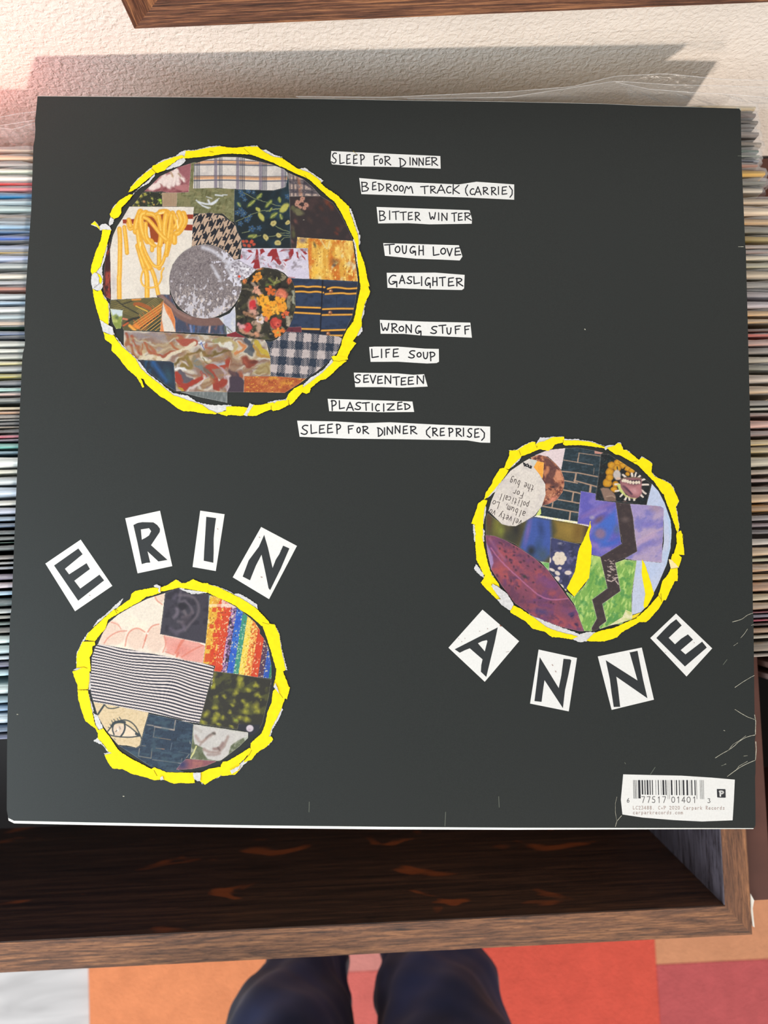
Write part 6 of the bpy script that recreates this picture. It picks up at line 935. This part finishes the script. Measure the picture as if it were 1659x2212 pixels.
RIGHT = [(222, 234, 'cream', (222, 200, 156)), (236, 250, 'mauve-grey', (134, 120, 116)), (252, 265, 'grey-brown', (124, 116, 108)), (267, 274, 'dark brown', (66, 52, 46)), (276, 290, 'mauve-grey', (150, 138, 132)), (298, 314, 'tan-grey', (168, 154, 140)), (316, 327, 'teal', (98, 128, 118)), (329, 337, 'pale rimmed', (170, 178, 168)), (340, 348, 'pale blue', (176, 182, 196)), (349, 358, 'orange-pink', (188, 132, 112)), (361, 379, 'golden yellow', (214, 166, 52)), (385, 396, 'grey', (126, 126, 116)), (398, 415, 'ivory', (220, 208, 190)), (423, 438, 'beige', (200, 180, 154)), (441, 464, 'beige and white', (226, 204, 176)), (468, 483, 'kraft tan', (200, 162, 112)),
 (485, 503, 'grey', (132, 128, 116)), (506, 524, 'gold', (206, 176, 100)), (526, 537, 'pale pink-grey', (186, 170, 160)), (539, 547, 'mauve', (172, 150, 144)), (549, 561, 'cream', (226, 212, 186)), (563, 578, 'green-grey', (172, 168, 144)), (580, 600, 'beige', (196, 178, 152)), (603, 622, 'grey', (146, 142, 136)), (625, 645, 'lavender-grey', (172, 162, 166)), (647, 665, 'lavender', (184, 174, 180)), (668, 684, 'golden tan', (212, 172, 120)), (686, 699, 'tan', (190, 162, 128)), (708, 718, 'dark mauve', (116, 92, 86)), (719, 728, 'red', (222, 92, 70)), (730, 748, 'dusty pink', (186, 148, 138)), (750, 764, 'grey', (136, 126, 118)), (767, 784, 'beige-grey', (184, 172, 152)),
 (785, 803, 'grey-green', (140, 138, 122)), (806, 828, 'pale', (190, 174, 160)), (831, 852, 'beige', (190, 166, 140)), (863, 878, 'grey', (150, 146, 140)), (880, 888, 'silver', (206, 204, 186)), (890, 901, 'mauve', (158, 134, 128)), (906, 926, 'pink', (202, 156, 144)), (928, 944, 'mauve-grey', (142, 124, 122)), (948, 964, 'pale yellow', (210, 188, 140)), (965, 981, 'cream-yellow', (204, 184, 140)), (985, 1010, 'grey-cream', (192, 184, 162)), (1014, 1027, 'beige', (186, 168, 150)), (1033, 1044, 'pale mauve', (184, 160, 156)), (1050, 1065, 'grey', (136, 124, 114)), (1067, 1088, 'beige', (196, 166, 130)), (1089, 1110, 'golden brown', (180, 136, 84)),
 (1113, 1127, 'silver grey', (146, 140, 142)), (1129, 1142, 'mauve', (156, 138, 144)), (1144, 1156, 'dark slate', (86, 78, 84)), (1163, 1180, 'white', (204, 196, 188)), (1182, 1204, 'beige', (202, 176, 146)), (1206, 1216, 'silver', (210, 206, 180)), (1218, 1238, 'tan', (176, 148, 122)), (1240, 1256, 'pale tan', (204, 176, 142)), (1258, 1281, 'rosy tan', (192, 152, 124)), (1283, 1300, 'cream', (196, 180, 150)), (1302, 1320, 'beige', (200, 174, 148)), (1322, 1327, 'thin pink', (196, 90, 114)), (1328, 1338, 'blue-white', (180, 182, 204)), (1339, 1345, 'pink', (206, 96, 120)), (1347, 1354, 'dark brown', (80, 52, 44)), (1357, 1371, 'peach', (200, 164, 134)),
 (1373, 1382, 'white', (206, 200, 186)), (1388, 1411, 'grey-beige', (146, 132, 116)), (1413, 1422, 'pale grey', (176, 164, 154))]
rr0 = random.Random(3)
for side, L in (('left', LEFT), ('right', RIGHT)):
    for i, (p0, p1, nm, c) in enumerate(L):
        zt = ZT+rr0.uniform(-.0012, .0009)
        u = 35 if side == 'left' else 1632
        if side == 'right': zt -= (.006 if i < 3 else .004 if i < 6 else .002 if i < 9 else 0)
        ya, yb = on_z(u, p1, zt)[1], on_z(u, p0, zt)[1]
        if side == 'left': xr_ = -.150+rr0.uniform(-.003, .002); xl_ = xr_-.315
        else:
            xr_ = (on_z(1647, 300, zt)[0]+rr0.uniform(-.0025, .0015)) if p0 < 400 else on_z(1667, 300, zt)[0]+rr0.uniform(0, .008)
            
            xr_ = min(xr_, .1862+DX*(ya+.21)/.45); xl_ = xr_-.3145
        t = record(xl_, xr_, ya+.0003, yb-.0003, zt, c, film=rr0.uniform(.3, 1.0) if i > 1 else 1, seed=i*7+(3 if side == 'left' else 500))
        nxt = L[i-1][2] if i else None
        t['label'] = f"{nm} record in the {side} row, {ordi(i+1)} from the wall" + (f", before a {nxt} one" if nxt and len((nm+nxt).split()) < 4 else ""); t['category'] = 'record'; t['group'] = f'records standing in the {side} row'
# records in the bin to the right
for i, (p0, p1, nm, c) in enumerate([(1300, 1330, 'tan', (150, 124, 104)), (1340, 1375, 'grey', (120, 108, 100)), (1385, 1410, 'brown', (96, 72, 62)), (1448, 1470, 'dusty brown', (132, 104, 96)), (1477, 1498, 'pinkish grey', (158, 132, 128))]):
    zt = CAMZ-.43; ya, yb = on_z(1655, p1, zt)[1], on_z(1655, p0, zt)[1]; t = record(nx1+.009, nx1+.324, ya, yb, zt, c, film=0, zb=BZ-.01, seed=900+i)
    t['label'] = f"{nm} record low in the reddish brown bin, {ordi(i+1)} from the wall"; t['category'] = 'record'; t['group'] = 'records in the reddish brown bin'
# loose outer sleeves standing up behind the two rows
def flap(name, uv_bot, uv_top, zb_, zt_, label, group, seed):
    nx, ny = 60, 12; V, Fc = [], []
    def interp(P_, k):
        P_ = np.array(P_, float); xs = P_[:, 0]; x = xs[0]+(xs[-1]-xs[0])*k; return x, np.interp(x, xs, P_[:, 1])
    for i in range(nx+1):
        a0, b0 = interp(uv_bot, i/nx), interp(uv_top, i/nx); A0, B0 = on_z(*a0, zb_), on_z(*b0, zt_)
        for j in range(ny+1):
            k = j/ny; q = A0*(1-k)+B0*k; q = q+np.array([0, 0, .0016*math.sin(i*.33+k*5+seed)+.0012*math.sin(i*.9+seed*2+k*9)])*math.sin(k*math.pi)
            V.append((q[0], min(q[1], YW-.0015), q[2]))
    for i in range(nx):
        for j in range(ny): a0 = i*(ny+1)+j; Fc.append((a0, a0+ny+1, a0+ny+2, a0+1))
    base = len(V)
    for i in range(nx+1):
        q = V[i*(ny+1)+ny]
        for dy, dz in ((0, 0), (0, .0002), (.0002, .0002), (.0002, 0)): V.append((q[0], min(q[1]+dy, YW-.0012), q[2]+dz))
    nf = len(Fc)
    for i in range(nx):
        for j in range(4): a0 = base+i*4+j; a1 = base+i*4+(j+1) % 4; Fc.append((a0, a1, a1+4, a0+4))
    org = tuple(np.mean(V, 0)); me = mesh(name, V, Fc, org); o = link(name, me, [M_flap, M_fedge], None, smooth=True); o.location = org
    for k_ in range(nf, len(me.polygons)): me.polygons[k_].material_index = 1
    tag(o, label, 'plastic sleeve', group); return o
G_ = 'empty clear sleeves behind the records'
flap('plastic_outer_sleeve', [(700, 226), (1100, 232), (1400, 240), (1672, 236)], [(640, 209), (830, 211), (1100, 199), (1235, 188), (1330, 165), (1440, 160), (1560, 172), (1672, 175)], ZT+.002, ZT+.016, 'clear plastic sleeve with a high wavy edge at the right end, nearest the wall', G_, 1)
flap('plastic_outer_sleeve', [(900, 230), (1200, 235), (1672, 232)], [(880, 214), (1100, 211), (1230, 191), (1330, 176), (1450, 184), (1560, 186), (1672, 190)], ZT+.001, ZT+.012, 'clear plastic sleeve with a bright glare streak, behind the cream record', G_, 2.2)
flap('plastic_outer_sleeve', [(1380, 228), (1500, 230), (1668, 222)], [(1330, 178), (1400, 193), (1500, 201), (1590, 205), (1668, 213)], ZT+.0045, ZT+.010, 'small folded clear sleeve lying behind the cream record at the right', G_, 4)
flap('plastic_outer_sleeve', [(-90, 300), (0, 296), (120, 290)], [(-90, 270), (0, 254), (40, 246), (75, 242), (120, 236)], ZT+.000, ZT+.010, 'pinkish clear plastic sleeve at the left end, nearest the wall', G_, 3)
flap('plastic_outer_sleeve', [(-90, 312), (0, 310), (120, 306)], [(-90, 282), (0, 272), (40, 266), (75, 260), (120, 250)], ZT-.001, ZT+.006, 'clear plastic sleeve at the left end, second from the wall', G_, 5)
flap('plastic_outer_sleeve', [(-90, 318), (0, 316), (120, 314)], [(-90, 290), (0, 277), (25, 280), (50, 274), (75, 266), (120, 260)], ZT-.002, ZT+.003, 'clear plastic sleeve with a curled edge at the left end, beside the cream record', G_, 6)
# ---------------------------------------------------------------- the person standing in front: navy trousers and dark shoes
person = thing('person', 'person in loose navy blue trousers standing at the bin, seen from the knees down', 'person', (0, -.55, .011))
PO = np.array(person.location)
TR = NT('navy_trouser_cloth'); tc = TR.n.new('ShaderNodeTexCoord'); nz = TR.add('ShaderNodeTexNoise', Scale=9.0, Detail=3.0); TR.l.new(tc.outputs['Object'], nz.inputs['Vector'])
r = TR.ramp(nz.outputs['Fac'], [(.35, rgb((24, 27, 44))), (.7, rgb((52, 64, 108)))]); TR.l.new(r.outputs[0], TR.b.inputs['Base Color']); TR.b.inputs['Roughness'].default_value = .8; TR.b.inputs['Specular IOR Level'].default_value = .2; TR.b.inputs['Sheen Weight'].default_value = .12
KL = on_z(628, 2165, .42); KR = on_z(948, 2165, .42)
def leg_rings(kx, ky, sgn):
    # (height, left edge px, right edge px, row px) where the trouser leg shows past the bin, then the hidden parts
    E = [(.364, 612, 742, 2062), (.43, 578, 748, 2105), (.475, 546, 752, 2150), (.52, 514, 753, 2205)] if sgn < 0 else [(.364, 824, 992, 2055), (.43, 820, 1056, 2105), (.475, 817, 1074, 2150), (.52, 815, 1088, 2205)]
    P_ = []
    for z, a0, b0, v in E: A0, B0 = on_z(a0, v, z), on_z(b0, v, z); P_.append((z, (A0[0]+B0[0])/2, (A0[1]+B0[1])/2, (B0[0]-A0[0])/2, (B0[0]-A0[0])/2*1.12))
    z, x, y, w, d_ = P_[0]; low = [(.075, x*1.15, y-.02, .052, .062), (.15, x*1.12, y-.02, .05, .06), (.25, x*1.05, y-.01, .05, .058)]
    z, x, y, w, d_ = P_[-1]; hi_ = [(.60, x*.98, y-.012, .074, .084), (.72, x*.97, y-.025, .084, .094), (.82, x*.93, y-.03, .09, .10), (.90, x*.86, y-.035, .09, .105)]
    P_ = np.array(low+P_+hi_); zs = np.linspace(.075, .90, 110); return [(z, *[np.interp(z, P_[:, 0], P_[:, k]) for k in range(1, 5)]) for z in zs]
bm = bmesh.new()
def tube(rings, n=56, fold=True, s=0.0):
    prev = None
    for z, cx_, cy_, rx, ry in rings:
        cur = []
        for k in range(n):
            a_ = 2*math.pi*k/n
            f = 0
            if fold:
                amp = .0022+.0012*math.exp(-((z-.45)/.08)**2)+.004*math.exp(-((z-.12)/.06)**2)
                f = amp*(1.3*math.sin(3*a_+z*46+s)+.9*math.sin(6*a_-z*62+s*2)+.7*abs(math.sin(4*a_+z*90+s*3))-.4)
            cur.append(bm.verts.new((cx_+(rx+f)*math.cos(a_), cy_+(ry+f)*math.sin(a_), z)))
        if prev:
            for k in range(n): bm.faces.new((prev[k], prev[(k+1) % n], cur[(k+1) % n], cur[k]))
        else: bm.faces.new(cur[::-1])
        prev = cur
    bm.faces.new(prev)
tube(leg_rings(KL[0], KL[1], -1), s=.4); tube(leg_rings(KR[0], KR[1], 1), s=2.1)
mx_ = (KL[0]+KR[0])/2
tube([(z, mx_, -.535, w, d_) for z, w, d_ in ((.82, .10, .085), (.84, .15, .115), (.88, .172, .125), (.93, .168, .122), (.98, .158, .112), (1.0, .155, .11))], fold=False)
for v in bm.verts: v.co -= Vector(PO)
me = bpy.data.meshes.new('trousers'); bm.to_mesh(me); bm.free(); tr_ = link('trousers', me, TR.m, person, smooth=True)
m_ = tr_.modifiers.new('weld', 'REMESH'); m_.mode = 'VOXEL'; m_.voxel_size = .005; m_.use_smooth_shade = True
m_ = tr_.modifiers.new('soft', 'SMOOTH'); m_.iterations = 3; m_.factor = .5
SH = plain('dark_shoe_leather', (34, 32, 34), .45)
SO = plain('pale_shoe_sole', (170, 166, 160), .7)
for kx, ky in ((-.104, -.50), (.068, -.50)):
    bm = bmesh.new(); prev = None; n = 20
    for yy_, w, h_ in ((-.085, .018, .03), (-.075, .032, .075), (-.04, .037, .10), (.0, .038, .098), (.04, .039, .08), (.08, .044, .062), (.12, .046, .05), (.155, .040, .042), (.178, .024, .032), (.184, .008, .02)):
        cur = [bm.verts.new((kx+w*math.cos(2*math.pi*k/n), ky+yy_, .030+max(0, math.sin(2*math.pi*k/n))*(h_-.014)+min(0, math.sin(2*math.pi*k/n))*.008)) for k in range(n)]
        if prev:
            for k in range(n): bm.faces.new((prev[k], prev[(k+1) % n], cur[(k+1) % n], cur[k]))
        else: bm.faces.new(cur)
        prev = cur
    bm.faces.new(prev[::-1]); bmesh.ops.recalc_face_normals(bm, faces=bm.faces)
    for v in bm.verts: v.co -= Vector(PO)
    me = bpy.data.meshes.new('shoe'); bm.to_mesh(me); bm.free(); sh_ = link('shoe', me, SH, person, smooth=True)
    ring_ = [(kx+.047*math.cos(a_)*(1 if math.sin(a_) > 0 else .85), ky+.05+.14*math.sin(a_)) for a_ in np.linspace(0, 2*math.pi, 33)[:-1]]
    so_ = prism('sole', [(x, y, .0112) for x, y in ring_], [(x, y, .028) for x, y in ring_], SO, None, PO); so_.parent = sh_
